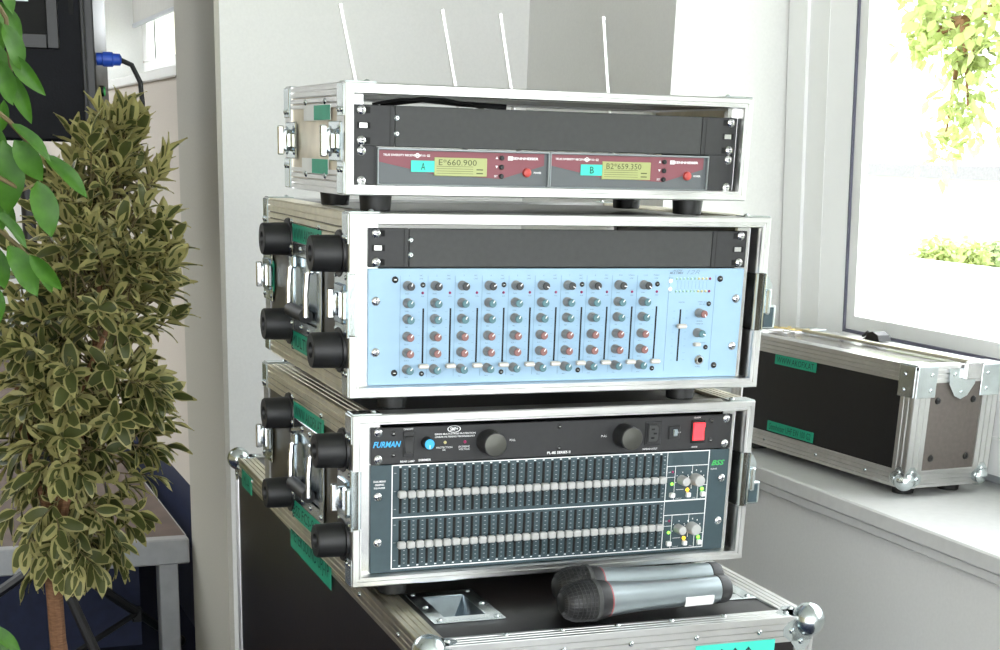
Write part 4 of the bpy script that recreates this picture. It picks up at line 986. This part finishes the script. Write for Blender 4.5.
# ------------------------------------------------------------------ outside the window
struct(quick((2.2, -30, -.4), (60, 60, -.3), 'ground', 'grass'))
t = thing('garden_building', 'pale low building across the garden with a long eave', 'building', (13.5, 10, -.3))
quick((0, -9, 0), (5, 9, 1.55), 'wall', 'far_white', t); quick((-.4, -9.4, 1.55), (5.4, 9.4, 1.72), 'roof', 'far_roof', t)
for y in (-5.5, -2.2, 1.0, 4.2): 
    w_ = quick((-.03, y, .5), (.02, y+1.5, 1.4), 'window', 'far_white', t); quick((-.04, y+.05, .55), (-.03, y+1.45, 1.35), 'pane', 'pvc_grey', w_)
def bush(name, label, cat, c, sz, n, L, m, trunk=None, group=None):
    t = thing(name, label, cat, (c[0], c[1], -.3), 0, group); b = MB(); lf = leaf_mesh(L, L*.55, .2, .1, False, 3)
    for k in range(n):
        a = rnd.uniform(0, 6.283); e = rnd.uniform(-1, 1); r = rnd.random()**.4
        p = Vector((math.sqrt(1-e*e)*math.cos(a)*sz[0]*r, math.sqrt(1-e*e)*math.sin(a)*sz[1]*r, c[2]+.3+e*sz[2]*r))
        mm = leaf_matrix(p, (rnd.uniform(-1, 1), rnd.uniform(-1, 1), rnd.uniform(-1, .4)), (rnd.uniform(-1, 1), rnd.uniform(-1, 1), 1), rnd.uniform(.7, 1.2))
        k0 = len(b.v); b.v += [tuple(mm @ Vector(q)) for q in lf.v]; b.f += [tuple(x+k0 for x in f_) for f_ in lf.f]; b.m += lf.m
    raw(b, 'foliage', [m], t)['kind'] = 'stuff'
    if trunk:
        for i, (pts, r) in enumerate(trunk): MB().tube([Vector(q)-Vector((c[0], c[1], -.3)) for q in pts], r, 8).build('trunk' if i == 0 else 'branch', 'bark', t)
    else: MB().tube([(0, 0, 0), (0, 0, c[2]+.3)], .03, 6).build('stem', 'bark', t)
    return t
for i, (u, v) in enumerate(((938, 254), (968, 256), (998, 256))):
    p = at_x(u, v+3, 9.0+i*.55); bush('hedge_shrub', ('round light green shrub beyond the window, far from the tree', 'round green shrub beyond the window, between two others', 'round dark green shrub beyond the window, under the tree')[i], 'shrub', p, (.19, .26, .19), 420, .08, ('far_leaf', 'far_leaf', 'far_leaf_dark')[i], None, 'shrubs outside the window')
t = thing('garden_wall', 'long white garden wall in front of the shrubs beyond the window', 'wall', (8.2, 5.5, -.3))
quick((0, -6, 0), (.2, 6, at_x(960, 266, 8.2).z+.26), 'wall_body', 'far_white', t); quick((-.03, -6, at_x(960, 266, 8.2).z+.26), (.23, 6, at_x(960, 266, 8.2).z+.30), 'coping', 'far_white', t)
c0 = at_x(975, 20, 8.0); tb = Vector((8.6, c0.y-1.0, -.3))
p1, p2, p3 = at_x(920, 52, 8.0), at_x(945, 28, 8.0), at_x(1000, 5, 8.2)
tree = bush('garden_tree', 'leafy tree with drooping branches beyond the window', 'tree', (8.0, c0.y-.3, at_x(970, -60, 8.0).z), (.9, 1.1, .9), 1800, .13, 'far_leaf',
    [([tb, tb+Vector((0, .05, 1.2)), tb+Vector((-.1, .2, 2.4)), tb+Vector((-.3, .5, 3.4))], [.14, .12, .10, .06]), ([tb+Vector((-.05, .15, 2.0)), p3, p2, p1], [.07, .05, .035, .012])])
for (u, v, sz, n) in ((975, 55, .28, 160), (940, 20, .30, 170), (968, 110, .25, 120), (945, 140, .22, 60), (930, 40, .2, 90)):
    p = at_x(u, v, 8.0); b = MB(); lf = leaf_mesh(.12, .06, .2, .1, False, 3)
    for k in range(n):
        q = Vector((rnd.gauss(0, .45), rnd.gauss(0, .5), rnd.gauss(0, .45)))*sz+p-Vector(tree.location); mm = leaf_matrix(q, (rnd.uniform(-1, 1), rnd.uniform(-1, 1), rnd.uniform(-1.5, .2)), (rnd.uniform(-1, 1), rnd.uniform(-1, 1), 1), rnd.uniform(.7, 1.2))
        k0 = len(b.v); b.v += [tuple(mm @ Vector(z)) for z in lf.v]; b.f += [tuple(x+k0 for x in f_) for f_ in lf.f]; b.m += lf.m
    raw(b, 'foliage', ['far_leaf'], tree)['kind'] = 'stuff'
    MB().tube([Vector((-.1, .3, 2.8)), p-Vector(tree.location)], [.03, .008], 6).build('branch', 'bark', tree)
flush_texts()
